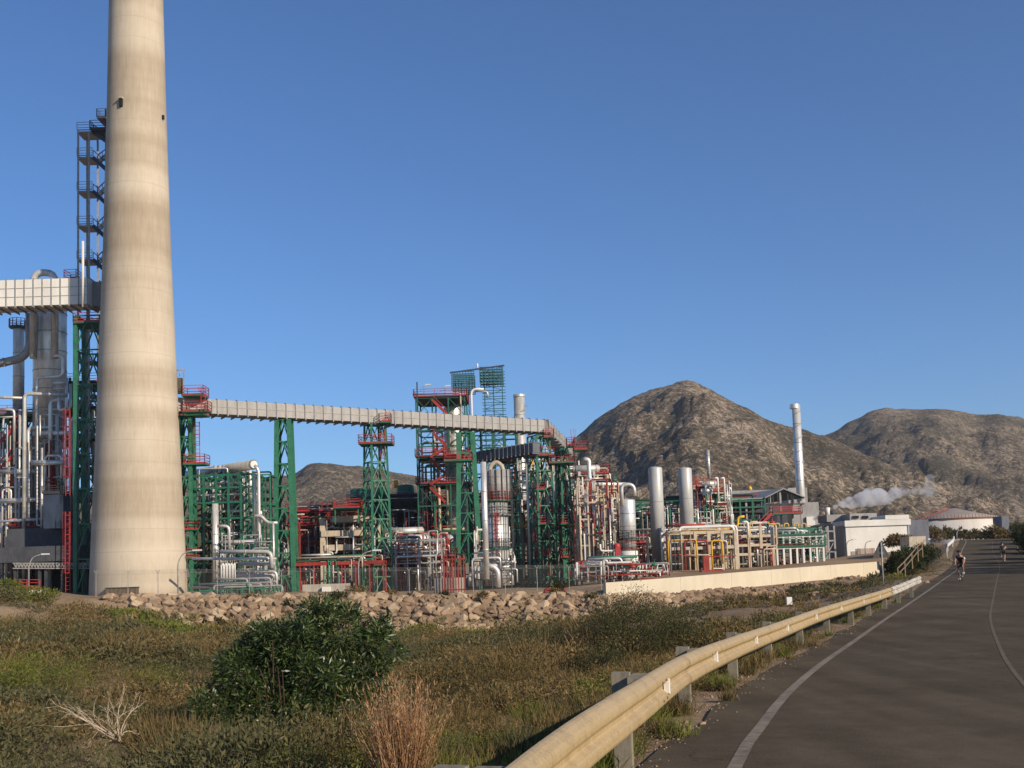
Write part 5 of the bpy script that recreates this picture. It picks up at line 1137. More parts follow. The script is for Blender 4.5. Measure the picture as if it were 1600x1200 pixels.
# gravel on the verge
V = []; F_ = []; rr = random.Random(4); b = MB()
cand = []
for i in range(15000):
    t = rr.random()**2.2; j = int(10+t*90); o = -.45-abs(rr.gauss(0,.75)); g = ER[min(j, len(ER)-2)]; T_ = ER[j+1,:2]-ER[j-1,:2]; T_ /= np.linalg.norm(T_)
    if o > -.75 and rr.random() < .6: continue
    cand.append((g[0]+T_[1]*o+rr.uniform(-.5,.5)*T_[0], g[1]-T_[0]*o+rr.uniform(-.5,.5)*T_[1]))
zz = gz([c[0] for c in cand], [c[1] for c in cand])+.02
for (x, y), z in zip(cand, zz):
    if y < 4: continue
    s_ = rr.uniform(.006,.022)*(1 if rr.random() < .95 else 1.9); q = [Vector((rr.gauss(0,1),rr.gauss(0,1),rr.gauss(0,.7))).normalized()*s_ for _ in range(5)]
    c = Vector((x, y, z+.004)); a = rr.random()*6
    pts = [c+Vector((math.cos(a+w)*s_*rr.uniform(.7,1.2), math.sin(a+w)*s_*rr.uniform(.7,1.2), 0)) for w in (0,1.57,3.14,4.71)]+[c+Vector((math.cos(a+w+.5)*s_*.6, math.sin(a+w+.5)*s_*.6, s_*rr.uniform(.5,.9))) for w in (0,1.57,3.14,4.71)]
    b.add(pts, [(0,1,5,4),(1,2,6,5),(2,3,7,6),(3,0,4,7),(4,5,6,7)])
o = b.build('gravel', M['rock']); tag(o, 'pale loose gravel strewn along the road shoulder', 'gravel', kind='stuff')
# utility poles outside the right edge whose shadows cross the road
for y, nm in ((37,'nearer'),(43,'farther')):
    i = int(np.argmin(abs(ER[:,1]-y))); x = ER[i,0]+12.0; z = g1(x, y); r = thing('utility_pole', '%s wooden utility pole beyond the right verge' % nm, 'utility pole', (x,y,z), 'utility poles'); MB().tube((x,y,z-.3),(x,y,z+7),.13,10,.09).build('pole', M['wood'], r); MB().bar((x-.8,y,z+6.5),(x+.8,y,z+6.5),.1).build('crossarm', M['wood'], r)
# ------------------------------------------------------------------ cyclists
def skin_body(name, nodes, edges, mat, root):
    me = bpy.data.meshes.new(name); base = Vector(root['_b'])
    me.from_pydata([Vector(p)-base for p, r_ in nodes], edges, []); o = bpy.data.objects.new(name, me); COL.objects.link(o)
    sk = o.modifiers.new('s', 'SKIN'); sk.use_smooth_shade = True; 
    for v, (p, r_) in zip(me.skin_vertices[0].data, nodes): v.radius = (r_, r_)
    me.skin_vertices[0].data[0].use_root = True
    o.modifiers.new('u', 'SUBSURF').levels = 1; o.modifiers['u'].render_levels = 2
    me.materials.append(mat); o.parent = root; return o
def cyclist(bx, by, bz, face, jm, label_b, label_p, lm='skin'):
    """bicycle heading 'face' (unit vector towards front), wheels on the road"""
    f = Vector(face).normalized(); s = Vector((f.y, -f.x, 0)); B = Vector((bx,by,bz))
    def P(a, l, z): return B+f*a+s*l+Vector((0,0,z))
    r = thing('bicycle', label_b, 'bicycle', B, 'road bicycles')
    for a in (-.5, .5):
        w = MB(); c = P(a,0,.34); pts = [c+f*.33*math.cos(t)+Vector((0,0,.33*math.sin(t))) for t in np.linspace(0, 2*math.pi, 25)]; w.path(pts, .016, 6, 0); wo_ = w.build('wheel', M['rubber'], r)
        w = MB()
        for t in np.linspace(0, math.pi, 9)[:-1]: v = f*.32*math.cos(t)+Vector((0,0,.32*math.sin(t))); w.tube(c-v, c+v, .002, 4)
        w.tube(c-s*.05, c+s*.05, .02, 8); w.build('spokes', M['steel'], wo_)
    b = MB(); bb = P(-.06,0,.28); seat = P(-.24,0,.86); head = P(.36,0,.80); hd2 = P(.40,0,.64); ra = P(-.5,0,.34); fa = P(.5,0,.34)
    for a, c in ((bb,seat),(bb,hd2),(seat-Vector((0,0,.08)),head),(head,hd2)): b.tube(a, c, .018, 8)
    for l in (-.045,.045):
        b.tube(ra+s*l, bb+s*l*.6, .010, 6); b.tube(ra+s*l, seat-Vector((0,0,.1)), .009, 6); b.tube(fa+s*l, hd2, .011, 6)
    b.build('frame', M['dark'], r)
    b = MB(); b.tube(head, P(.38,0,.93), .014, 6); b.path([P(.50,-.21,.78),P(.52,-.21,.92),P(.42,-.20,.95),P(.40,0,.95),P(.42,.20,.95),P(.52,.21,.92),P(.50,.21,.78)], .014, 6, .05); b.build('handlebar', M['dark'], r)
    MB().box(P(-.26,0,.92), (.14,.14,.05)).bar(P(-.38,0,.93), P(-.12,0,.93), .08, .04).build('saddle', M['dark'], r)
    b = MB(); b.tube(bb-s*.09, bb+s*.09, .02, 8); b.tube(bb+s*.09, bb+s*.09+Vector((0,0,-.17)), .012, 6); b.tube(bb-s*.09, bb-s*.09+Vector((0,0,.17)), .012, 6); b.build('crank', M['steel'], r)
    p = thing('person', label_p, 'person', B, 'cyclists')
    hip = P(-.24,0,.99); ch = P(.10,0,1.30); nk = P(.22,0,1.42); hdp = P(.33,0,1.53)
    pl, pr = P(-.06,.11,.14), P(-.06,-.11,.46)
    nodes = [(hip,.13),(P(-.10,0,1.16),.125),(ch,.145),(nk,.06),(P(.27,0,1.47),.058),(P(.31,0,1.53),.085),(P(.33,0,1.60),.08)]
    edges = [(0,1),(1,2),(2,3),(3,4),(4,5),(5,6)]
    for l, foot, knz, kna in ((.1,pl,.58,.12),(-.1,pr,.80,.22)):
        i = len(nodes); nodes += [(P(-.20,l,.94),.085),(P(kna,l*1.3,knz),.055),(foot+Vector((0,0,.06))-f*.05,.033),(foot+f*.12,.032)]; edges += [(0,i),(i,i+1),(i+1,i+2),(i+2,i+3)]
    for l in (.17,-.17):
        i = len(nodes); nodes += [(P(.14,l,1.33),.055),(P(.24,l*1.45,1.13),.038),(P(.41,l*1.2,.99),.026),(P(.47,l*1.2,.96),.03)]; edges += [(2,i),(i,i+1),(i+1,i+2),(i+2,i+3)]
        for q in range(4):   # fingers closed over the brake hood
            j = len(nodes); lo = (q-1.5)*.018; nodes += [(P(.50,l*1.2+lo,.955),.009),(P(.525,l*1.2+lo,.93),.008),(P(.515,l*1.2+lo,.905),.007)]; edges += [(i+3,j),(j,j+1),(j+1,j+2)]
    skin_body('body', nodes, edges, M[lm], p)
    tn = [(hip,.145),(P(-.10,0,1.165),.14),(ch,.16),(P(.18,0,1.37),.10)]; te = [(0,1),(1,2),(2,3)]
    for l in (.17,-.17): i = len(tn); tn += [(P(.14,l,1.33),.07),(P(.19,l*1.25,1.22),.055)]; te += [(2,i),(i,i+1)]
    skin_body('jersey', tn, te, M[jm], p)
    sn = [(P(-.24,0,.98),.145)]; se = []
    for l, knz, kna in ((.1,.58,.12),(-.1,.80,.22)):
        i = len(sn); sn += [(P(-.20,l,.94),.10),(P(-.20+(kna+.2)*.7,l*1.25,.94+(knz-.94)*.7),.078)]; se += [(0,i),(i,i+1)]
    skin_body('shorts', sn, se, M['jersey'], p)
    b = MB(); c = P(.335,0,1.60); b.lathe([(.105,0),(.115,.03),(.105,.08),(.07,.115),(.02,.13)], c, 16); b.build('helmet', M['jersey'], p)
    b = MB()
    for l in (-.03,.03): b.lathe([(.004,-.006),(.013,0),(.004,.006)], P(.415,l,1.575), 8)
    b.lathe([(.003,-.02),(.014,-.008),(.006,.02)], P(.425,0,1.545), 8); b.build('face_features', M['dark'], p)
    b = MB()
    for l in (.19,-.19): b.tube(P(.15,l*1.02,1.31), P(.20,l*1.3,1.2), .06, 8, .05)
    b.build('sleeve', M['jerseyw'], p)
    b = MB()
    for foot in (pl, pr): b.bar(foot-f*.1-Vector((0,0,-.01)), foot+f*.15, .09, .07)
    b.build('shoe', M['jerseyw'], p)
def roadpt(y, o):
    i = int(np.argmin(abs(ER[:,1]-y))); T_ = ER[i+1,:2]-ER[i-1,:2]; T_ /= np.linalg.norm(T_); return ER[i,0]+T_[1]*o, ER[i,1]-T_[0]*o, ER[i,2], (-T_[0], -T_[1], 0)
# first cyclist: pixel 1502, wheels at y 910
d = 60; wx = xat(1502.5, 905, d); i = int(np.argmin(abs(ER[:,1]-d))); _, _, zr_, fc = roadpt(60, 1)
cyclist(wx, d, zr_+.004, (fc[0]*1.0-.12, fc[1], 0), 'jersey', 'road bicycle ridden toward the camera on the left lane', 'cyclist in black jersey with white sleeves and helmet riding toward the camera')
d = 92; wx = xat(1567, 865, d); _, _, zr_, fc = roadpt(90, 6); cyclist(wx, d, float(np.interp(d, ER[:,1], ER[:,2]))+.0, (-fc[0], -fc[1], 0), 'jerseyw' if False else 'jersey', 'bicycle in the tree shade at the right side of the crest', 'distant cyclist in dark clothes riding in the tree shade at right')
# ------------------------------------------------------------------ steam plume
def plume():
    d = 185; bl = [(1305,792,4),(1318,788,7),(1330,785,9),(1345,781,12),(1358,778,14),(1372,776,13),(1385,780,10),(1398,770,10),(1410,768,8),(1422,771,6),(1434,766,7),(1448,770,9),(1453,760,9),(1452,748,7),(1462,770,6)]
    bm = bmesh.new()
    for px, py, r_ in bl:
        t = bmesh.ops.create_icosphere(bm, subdivisions=3, radius=r_*mpp(d)*1.15); w = W(px, py, d+(px-1305)*.03)
        for v in t['verts']:
            k = 1+.28*mn.fractal(v.co*.9+Vector((px*.3,0,0)), 1, 2, 4); v.co = v.co*k; v.co.z *= .9; v.co += w
    me = bpy.data.meshes.new('steam_plume'); bm.to_mesh(me); bm.free(); o = bpy.data.objects.new('steam_plume', me); COL.objects.link(o)
    rm = o.modifiers.new('r', 'REMESH'); rm.mode = 'VOXEL'; rm.voxel_size = .28
    mt = bpy.data.materials.new('steam'); mt.use_nodes = True; n = mt.node_tree; n.nodes.clear(); out = n.nodes.new('ShaderNodeOutputMaterial'); v = n.nodes.new('ShaderNodeVolumePrincipled')
    v.inputs['Color'].default_value = (.93,.94,.97,1); v.inputs['Anisotropy'].default_value = .2
    t = tex(n, .45, 5, .7); t2 = tex(n, .09, 2, .5)
    mp = n.nodes.new('ShaderNodeMapRange'); mp.inputs['From Min'].default_value = .36; mp.inputs['From Max'].default_value = .56; mp.inputs['To Min'].default_value = 0; mp.inputs['To Max'].default_value = 1.3; n.links.new(t, mp.inputs[0])
    sp = n.nodes.new('ShaderNodeSeparateXYZ'); n.links.new(n.nodes.new('ShaderNodeNewGeometry').outputs['Position'], sp.inputs[0])
    fd = n.nodes.new('ShaderNodeMapRange'); fd.inputs['From Min'].default_value = W(1375,780,d).x; fd.inputs['From Max'].default_value = W(1440,780,d).x; fd.inputs['To Min'].default_value = 1; fd.inputs['To Max'].default_value = .22; n.links.new(sp.outputs[0], fd.inputs[0])
    mu = n.nodes.new('ShaderNodeMath'); mu.operation = 'MULTIPLY'; n.links.new(mp.outputs[0], mu.inputs[0]); n.links.new(fd.outputs[0], mu.inputs[1]); n.links.new(mu.outputs[0], v.inputs['Density'])
    n.links.new(v.outputs[0], out.inputs['Volume']); me.materials.append(mt)
    tag(o, 'white steam plume drifting right from the roof vents toward the storage tank', 'steam')
plume()
# ------------------------------------------------------------------ vegetation builders
NR = np.random.default_rng(11)
def leafquads(P, Dr, L, Wd):
    """P (n,3) roots, Dr (n,3) unit directions, L,Wd arrays -> quad leaves (rhomboid)"""
    n = len(P); s = NR.normal(size=(n,3)); s -= (s*Dr).sum(1)[:,None]*Dr; s /= np.linalg.norm(s, axis=1)[:,None]+1e-9
    a = P; m_ = P+Dr*(L*.45)[:,None]; t = P+Dr*L[:,None]
    V = np.stack([a, m_+s*(Wd/2)[:,None], t, m_-s*(Wd/2)[:,None]], 1).reshape(-1, 3)
    return V
def unit(v): return v/(np.linalg.norm(v, axis=1)[:,None]+1e-9)
def crown(n, blobs, L, Wd, droop=0.0, shell=.55, updir=.3):
    """leaves around lumps (x,y,z,rx,ry,rz)"""
    B = np.array(blobs, float); w = (B[:,3]*B[:,4]+B[:,4]*B[:,5]); k = NR.choice(len(B), n, p=w/w.sum())
    u = unit(NR.normal(size=(n,3))); rad = (shell+(1-shell)*NR.random(n)**.6)*(1+.10*NR.normal(size=n))
    P = B[k,:3]+u*B[k,3:]*rad[:,None]
    Dr = unit(u*.7+NR.normal(size=(n,3))*.55+np.array([0,0,updir-droop]))
    Ls = L*(.6+.8*NR.random(n)); V = leafquads(P, Dr, Ls, Wd*(.7+.6*NR.random(n)))
    return V
def mkplant(name, parts, base, label, cat, group=None, rz=0):
    """parts: list of (partname, V quads array local, material)"""
    r = thing(name, label, cat, base, group)
    for pn, V, mt in parts:
        o = npmesh(pn, V, np.arange(len(V)).reshape(-1,4), mt, attr=NR.random(len(V)//4)); o.parent = r
    return r
def stems(n, base_r, h, spread, r=.012, seg=1):
    V = []
    for i in range(n):
        a = NR.random()*6.28; p0 = np.array([math.cos(a)*base_r*NR.random(), math.sin(a)*base_r*NR.random(), -.05]); a2 = a+NR.normal()*.5
        p1 = np.array([math.cos(a2)*spread*NR.random()**.6, math.sin(a2)*spread*NR.random()**.6, h*(.6+.5*NR.random())])
        mid = (p0+p1)/2+NR.normal(size=3)*spread*.06
        for q0, q1, r0, r1 in ((p0,mid,r,r*.75),(mid,p1,r*.75,r*.3)):
            for ax in (0, 1):
                s = np.array([1,0,0]) if ax == 0 else np.array([0,1,0])
                V += [q0-s*r0, q0+s*r0, q1+s*r1, q1-s*r1]
    return np.array(V)
def shrub(px, d, h, wd, mat, label, n=1500, L=.07, Wl=.02, nb=9, group=None, dep=None, name='shrub', base=None, droop=0, py=None):
    bp = onground(px, d) if base is None else base
    B = []
    for i in range(nb):
        a = NR.random()*6.28; rr_ = NR.random()**.6*wd*.36; hh = h*(.22+.62*NR.random())*(1-.35*(rr_/(wd*.36+1e-6))); r_ = wd*(.13+.12*NR.random())
        B.append((math.cos(a)*rr_, math.sin(a)*rr_*(dep or 1), hh, r_, r_, min(r_*.9, h*.3)))
    V = crown(n, B, L, Wl, shell=.35, droop=droop)
    return mkplant(name, [('foliage', V, M[mat]), ('stems', stems(14, wd*.08, h*.7, wd*.33, .012+.002*h), M['stem'])], bp, label, 'shrub' if name == 'shrub' else name.replace('_', ' '), group)
# ------------------------------------------------------------------ ground cover over the slope (nobody could count it)
bushx = W(465,1160,17).x; brx = W(165,1158,15).x
def cover():
    protos = []
    for lod, (n, L, Wd) in enumerate(((900,.040,.011),(420,.055,.017),(190,.085,.028),(64,.15,.06))):
        ps = []
        for k in range(7):
            nb = 4; B = [(NR.normal()*.22, NR.normal()*.22, .22+.12*NR.random(), .24, .24, .2) for _ in range(nb)]
            V = crown(n, B, L, Wd, shell=.2, updir=.55)
            if k > 4: # wispy grass tuft
                m_ = n//2; P = np.c_[NR.normal(size=(m_,2))*.10, np.zeros(m_)]; Dr = unit(np.c_[NR.normal(size=(m_,2))*.38, np.ones(m_)])
                V = leafquads(P, Dr, .25+.4*NR.random(m_), np.full(m_, .006*(1+lod*1.3)))
            ps.append(V)
        protos.append(ps)
    bands_ = ((5,13,19),(13,26,9.5),(26,50,5.2),(50,104,2.4)); dd = []
    for d0_, d1_, den in bands_:
        k_ = int((d1_**2-d0_**2)/2*(1680/FPX)*den); dd.append(np.sqrt(NR.uniform(d0_**2, d1_**2, k_)))
    dd = np.concatenate(dd); N = len(dd); px = NR.uniform(-120, 1560, N)
    # density falls off with distance by itself (log sampling); reject path, road, bare patches
    X = (px-800)/FPX*dd; Y = dd; s, rz = roadinfo(X, Y); e = np.interp(X, PEX, PED); Z = gz(X, Y)
    def nz(x, y, f, o=0): return np.array([mn.noise(Vector((a*f+o, b*f, .5))) for a, b in zip(x, y)])
    bare = nz(X, Y, .16, 3); ok = (s > np.where(dd > 20, .75, .95)) & (Y < e-4.6)
    dens = np.where(dd > 40, .97, .97)
    patch = ((bare > .42) & (dd > 20)) | ((bare > -.05) & (dd > 45) & (px > 980))
    # sandy path left under the chimney and the one right of the scrub
    def near(pa, pb, w):
        a = np.array([W(*pa).x, pa[2]]); b_ = np.array([W(*pb).x, pb[2]]); ab = b_-a; t = np.clip(((X-a[0])*ab[0]+(Y-a[1])*ab[1])/(ab@ab), 0, 1)
        return np.hypot(X-a[0]-ab[0]*t, Y-a[1]-ab[1]*t) < w
    path = near((30,965,84), (215,985,80), 3.6) | near((600,1010,62), (680,1040,52), 2.2) | near((1070,985,48), (1190,958,62), 2.6) | near((330,1012,62),(345,1016,60),2.4)
    shoulder = (s < 2.2) & (NR.random(N) < np.where(dd < 14, .30, .05)); patch &= NR.random(N) < .85
    ok &= ~patch & ~path & ~shoulder & (NR.random(N) < dens)
    X, Y, Z, px, dd, s = X[ok], Y[ok], Z[ok], px[ok], dd[ok], s[ok]
    kind = nz(X, Y, .17, 9)*1.5+.16*NR.normal(size=len(X))
    groups = {'leafo': [], 'leafg': [], 'leafgd': [], 'leafy': [], 'straw': []}
    for x, y, z, d, k, p_, sd_ in zip(X, Y, Z, dd, kind, px, s):
        lod = 0 if d < 13 else (1 if d < 26 else (2 if d < 50 else 3))
        g = 'leafo' if k < .10 else 'leafg'
        if (p_ > 560 and p_ < 900 and d > 66) or (p_ > 180 and p_ < 340 and d > 72): g = 'leafy'
        if sd_ < 3.5 and NR.random() < .4: g = 'leafy'
        t = NR.integers(0, 5)
        if g == 'leafo' and NR.random() < .30: t = NR.integers(5, 7)
        if NR.random() < .012: g = 'straw'; t = 6
        V = protos[lod][t]; a = NR.random()*6.28; ca, sa = math.cos(a), math.sin(a)
        big = mn.noise(Vector((x*.33, y*.33, 4.4)))
        sc = (.45+1.1*NR.random()**2.2)*(1.0 if d < 60 else 1.25)*(.92+.9*max(-.4, big))
        if p_ > 930 and d > 40: sc *= .62
        if 300 < p_ < 640 and 11.8 < y < 18: sc = min(sc*.5, .45)
        if 60 < p_ < 230 and 11 < y < 15: sc = min(sc*.5, .4)
        if sd_ < 3.0: sc *= .42+.12*max(0, sd_-1)
        elif sd_ < 5 and d < 27: sc *= .6+.08*sd_
        sc *= 1 if g != 'leafy' else .8
        R = np.array([[ca,-sa,0],[sa,ca,0],[0,0,1]]); groups[g].append((V*sc*np.array([1.15,1.15,.9])) @ R.T + np.array([x,y,z-.05]))
    nm = {'leafgd': ('undergrowth', 'dark grey green clumps of taller undergrowth on the slope'), 'leafo': ('scrub', 'olive brown dry scrub covering the slope between guardrail and rubble bank'), 'leafg': ('brush', 'grey green low brush spread over the slope'), 'leafy': ('grass', 'fresh green grass at the foot of the rubble bank and along the verge'), 'straw': ('dry_grass', 'orange dry grass tufts scattered through the scrub')}
    for q in range(260):
        d = float(np.exp(NR.uniform(math.log(5.5), math.log(46)))); j_ = int(np.argmin(abs(ER[:,1]-d))); off = NR.uniform(.85, 2.4); T_ = ER[j_+1,:2]-ER[j_-1,:2]; T_ /= np.linalg.norm(T_)
        x, y = ER[j_,0]-T_[1]*off+NR.normal()*.1, ER[j_,1]+T_[0]*off+NR.normal()*.5; r0 = NR.uniform(.07, .2); m_ = 160 if d < 20 else 80
        P = np.c_[NR.normal(size=(m_,2))*r0*.5, np.zeros(m_)]; Dr = unit(np.c_[NR.normal(size=(m_,2))*.45, np.ones(m_)]); V = leafquads(P, Dr, r0*(.8+1.4*NR.random(m_)), np.full(m_, .007+.0002*d))
        groups[('leafo','leafo','leafg','leafy')[q % 4]].append(V+np.array([x, y, g1(x, y)-.01]))
    for q in range(330):
        d = float(np.sqrt(NR.uniform(9.5**2, 72**2))); p_ = NR.uniform(-100, 1050 if d > 30 else 800); x = (p_-800)/FPX*d; y = d
        s1, _ = roadinfo(np.array([x]), np.array([y]))
        if s1[0] < (4.5 if d < 25 else 6) or (280 < p_ < 700 and d < 19) or (40 < p_ < 250 and d < 16.5): continue
        r0 = NR.uniform(.32, .85)*(1 if d < 40 else 1.3); nb = 6; B = [(NR.normal()*r0*.6, NR.normal()*r0*.6, r0*.8*NR.uniform(.4,1.15), r0*.55, r0*.55, r0*.48) for _ in range(nb)]
        nl, L_, w_ = (5200,.036,.010) if d < 20 else ((1900,.055,.017) if d < 38 else (700,.10,.035))
        V = crown(nl, B, L_, w_, shell=.3, updir=.45)+np.array([x, y, g1(x, y)-.05]); k = mn.noise(Vector((x*.2, y*.2, 9)))
        groups[('leafgd' if k > .22 else 'leafg') if k > .02 else ('leafo' if k > -.42 else 'leafy')].append(V)
    for g, L in groups.items():
        if not L: continue
        V = np.concatenate(L); o = npmesh(nm[g][0], V, np.arange(len(V)).reshape(-1,4), M[g], attr=np.repeat(NR.random(len(V)//4//8+1), 8)[:len(V)//4]*.6+NR.random(len(V)//4)*.4)
        tag(o, nm[g][1], nm[g][0].replace('_', ' '), kind='stuff')
cover()
# big dark glossy bush in the foreground
def bigbush():
    bp = Vector((W(465, 1160, 17).x, 17.0, g1(W(465, 1160, 17).x, 17))); d = 17
    def B(px, py, r, dy=0, rz=None): w = W(px, py, d+dy)-bp; return (w.x, dy, w.z, r, r, rz or r*.85)
    bl = [B(470,1005,.50),B(535,985,.42),B(500,960,.22),B(430,1010,.45,.2),B(380,1050,.45),B(345,1110,.38,-.2),B(420,1100,.55,-.1),B(500,1070,.55,-.2),B(560,1050,.42),B(585,1000,.25),B(590,1110,.35),B(540,1120,.42,-.2),B(460,1130,.45,-.3),B(390,1020,.28,.3),B(470,1050,.6,.6),B(360,1145,.3,-.3),
          B(545,955,.16),B(600,975,.14),B(410,985,.18),B(350,1070,.22),B(620,1020,.15)]
    for _ in range(46):
        q = bl[NR.integers(0, 16)]; u_ = NR.normal(size=3); u_ /= np.linalg.norm(u_); u_[2] = abs(u_[2])*.8+.1; rr_ = q[3]*1.05; bl.append((q[0]+u_[0]*rr_, q[1]+u_[1]*rr_, q[2]+u_[2]*rr_, .10+.07*NR.random(), .10, .10+.08*NR.random()))
    V = crown(29000, bl, .115, .024, shell=.42, droop=.25, updir=.3)
    mkplant('bush', [('foliage', V, M['leafd']), ('stems', stems(26, .35, 1.5, 1.0, .022), M['stem'])], bp, 'large dark green glossy leaved bush in the foreground beside the orange grass', 'bush')
bigbush()
# orange dry grass clump
def drygrass():
    d = 8.7; bp = Vector((W(628, 1230, d).x, d, g1(W(628, 1230, d).x, d)-.03))
    n = 1000; a = NR.random(n)*6.28; r0 = .13*np.sqrt(NR.random(n)); P = np.c_[np.cos(a)*r0, np.sin(a)*r0, np.zeros(n)-.03]
    lean = NR.normal(size=(n,2))*np.array([.21,.17]); Dr = unit(np.c_[lean, np.ones(n)]); L = .42+.62*NR.random(n)
    V1 = leafquads(P, Dr, L*.98, np.full(n, .0045))
    k = 8000; j = NR.integers(0, n, k); tt = .35+.65*NR.random(k); P2 = P[j]+Dr[j]*(L[j]*tt)[:,None]; D2 = unit(Dr[j]+NR.normal(size=(k,3))*.35)
    V2 = leafquads(P2, D2, .02+.035*NR.random(k), np.full(k, .006))
    mkplant('dry_grass_clump', [('stalks', V1, M['straw']), ('seed_heads', V2, M['straw'])], bp, 'tall orange brown dry grass clump right of the dark bush', 'grass clump')
drygrass()
def twigs(p, dr, L, r, dep, out):
    if dep == 0 or L < .03: return
    q = p+dr*L; s = np.cross(dr, NR.normal(size=3)); s /= np.linalg.norm(s)+1e-9; s2 = np.cross(dr, s)
    for u in (s, s2): out.extend([p-u*r, p+u*r, q+u*r*.7, q-u*r*.7])
    for _ in range(1 if NR.random() < .5 else 2):
        nd = dr+NR.normal(size=3)*.28+np.array([0,0,-.04]); nd /= np.linalg.norm(nd); twigs(q, nd, L*(.75+.2*NR.random()), r*.75, dep-1, out)
    if NR.random() < .8:
        nd = dr+NR.normal(size=3)*.8; nd /= np.linalg.norm(nd); twigs(p+dr*L*NR.random(), nd, L*.5, r*.5, dep-2 if dep > 2 else 0, out)
out = []; w0 = W(188, 1158, 13.3)
for tx, ty in ((72,1082),(110,1090),(140,1070),(170,1065),(195,1075),(120,1110),(100,1120),(150,1100),(160,1095),(130,1130),(198,1120)):
    v = np.array(W(tx, ty, 13.3+NR.normal()*.2)-w0); L = np.linalg.norm(v); twigs(np.zeros(3), v/L, L/4.6, .008, 7, out)
V = np.array(out); twb = w0
mkplant('dead_branch', [('twigs', V, M['twig'])], w0, 'bleached dead branch lying in the scrub at left', 'branch')
# bushes beyond the guardrail
for px, py, d, h, w_, mt, lb, n in (
  (990,1044,25,2.0,3.2,'leafgd','grey green bush behind the guardrail, tallest and nearest the cream wall corner',17000),
  (905,1055,26,1.65,2.8,'leafgd','olive bush left of the tallest guardrail bush',12000),
  (1052,1032,26,1.35,2.1,'leafgd','rounded grey bush touching the guardrail bend',10000),
  (835,1062,29,1.15,2.6,'leafo','low brown olive bush at the left end of the guardrail bushes',8000),
  (1120,1000,32,.75,1.5,'leafb','small dark green bush on the sandy patch behind the rail',5000),
  (945,1062,22,.9,1.9,'leafgd','low grey bush in front of the tallest guardrail bush',8000),
  (760,1078,27,.6,2.4,'leafb','spreading dark weed mound left of the guardrail bushes',6000)):
    shrub(px, d, h, w_, mt, lb, n=n, L=.05, Wl=.016, nb=20, group='bushes beyond the guardrail', base=W(px, py, d)-Vector((0,0,.12)))
for px, d, h, w_, mt, lb, n in (
  (125,97,1.8,5.0,'leafo','dark olive bush at the foot of the chimney left of the bank',2200),
  (60,95,1.6,4.0,'leafy','green bush left of the chimney bush',1700),
  (20,100,2.2,4.5,'leafy','leafy green bush before the dark shed at the left edge',2000),
  (0,92,1.3,4.5,'leafg','grey green bush at the left picture edge below the shed',1500),
  (215,97,1.2,4,'leafy','light green bush below the chimney mouth of the grate',1300),
  (262,94,1.7,3.4,'leafg','grey bush covering the left start of the rubble bank',1500),
  (348,95,1.2,1.5,'leafb','small dark bush among the boulders left of the twin leg tower',700),
  (553,101,1.6,3.2,'leafo','brown bush on the kerb below the beige frame',1100),
  (530,99,1.0,2.4,'leafb','low dark bush on the boulders left of the kerb bush',700),
  (610,101,.9,2.2,'leafo','low weed on the kerb right of the square lattice tower',500),
  (655,101,.6,3.0,'leafo','thin weed line on the kerb before the red posts',500),
  (400,100,.7,1.6,'leafo','small brown weed between boulders below the twin leg tower',400),
  (755,98,.9,1.4,'leafo','round brown weed in the middle of the rubble bank',450),
  (770,100.5,.6,1.6,'leafo','brown weed at the kerb above the round weed',350),
  (865,99,1.0,1.3,'leafo','brown weed on boulders below the wall corner towers',450),
  (875,101,1.3,1.6,'leafb','dark weed at the kerb before the rightmost tower',450),
  (1010,93,1.0,2.4,'leafg','grey weed on the stones below the cream wall',500),
  (690,99.5,.8,1.2,'leafb','small dark weed high between boulders below the red posts',350),
  (820,97,.7,1.3,'leafo','small brown weed low in the bank below the lattice pair',350),
  (450,98.5,.8,1.5,'leafb','dark weed between boulders right of the twin leg tower foot',400),
  (925,97,.8,1.8,'leafg','grey weed below the corner of the cream wall',500),
  (1250,88,1.2,3.0,'leafb','dark bush on the slope halfway to the triangle sign',1200),
  (1190,84,.9,2.8,'leafo','brown bush above the white marker stone',900),
  (1150,76,.8,2.2,'leafo','olive bush beside the pale stones on the slope',800),
  (1300,82,.9,2.6,'leafg','grey bush below the triangle sign slope',900)):
    shrub(px, d, h, w_, mt, lb, n=n, L=.22, Wl=.09, nb=9, group='bushes around the rubble bank')
# dark thicket behind the triangle sign and hedge before the tank
for px, d, h, w_, lb in ((1403,80,1.9,2.4,'lowest dark thicket bush, just right of the triangle sign'),(1416,84,2.6,2.8,'tall dark thicket bush at the foot of the timber railing'),(1430,90,2.8,3.2,'dark thicket bush above the timber railing'),(1447,96,2.6,3.4,'dark brown bush below the small white posts'),(1384,86,.8,2.0,'low dark bush at the right end of the cream wall')):
    shrub(px, d, h, w_, 'leafb', lb, n=2600, L=.2, Wl=.08, nb=12, group='dark thicket behind the sign')
for i in range(9):
    px = 1478+i*7.6; d = 205; x = W(px, 840, d).x; zb = W(px, 842, d).z; h = (W(px, 842, d)-W(px, 824+2.4*(i % 3)+i*.6, d)).length
    B = [(0,0,h*t,.9*(1.15-t),.9*(1.15-t),h*.18) for t in (.2,.4,.6,.78,.92)]
    mkplant('cypress_tree', [('foliage', crown(420, B, .5, .2, shell=.4, updir=.8), M['leafg']), ('trunk', stems(3,.1,h*.8,.2,.06), M['stem'])], Vector((x,d,zb)), 'small dark cypress in the hedge row before the white storage tank', 'tree', 'cypress hedge before the tank')
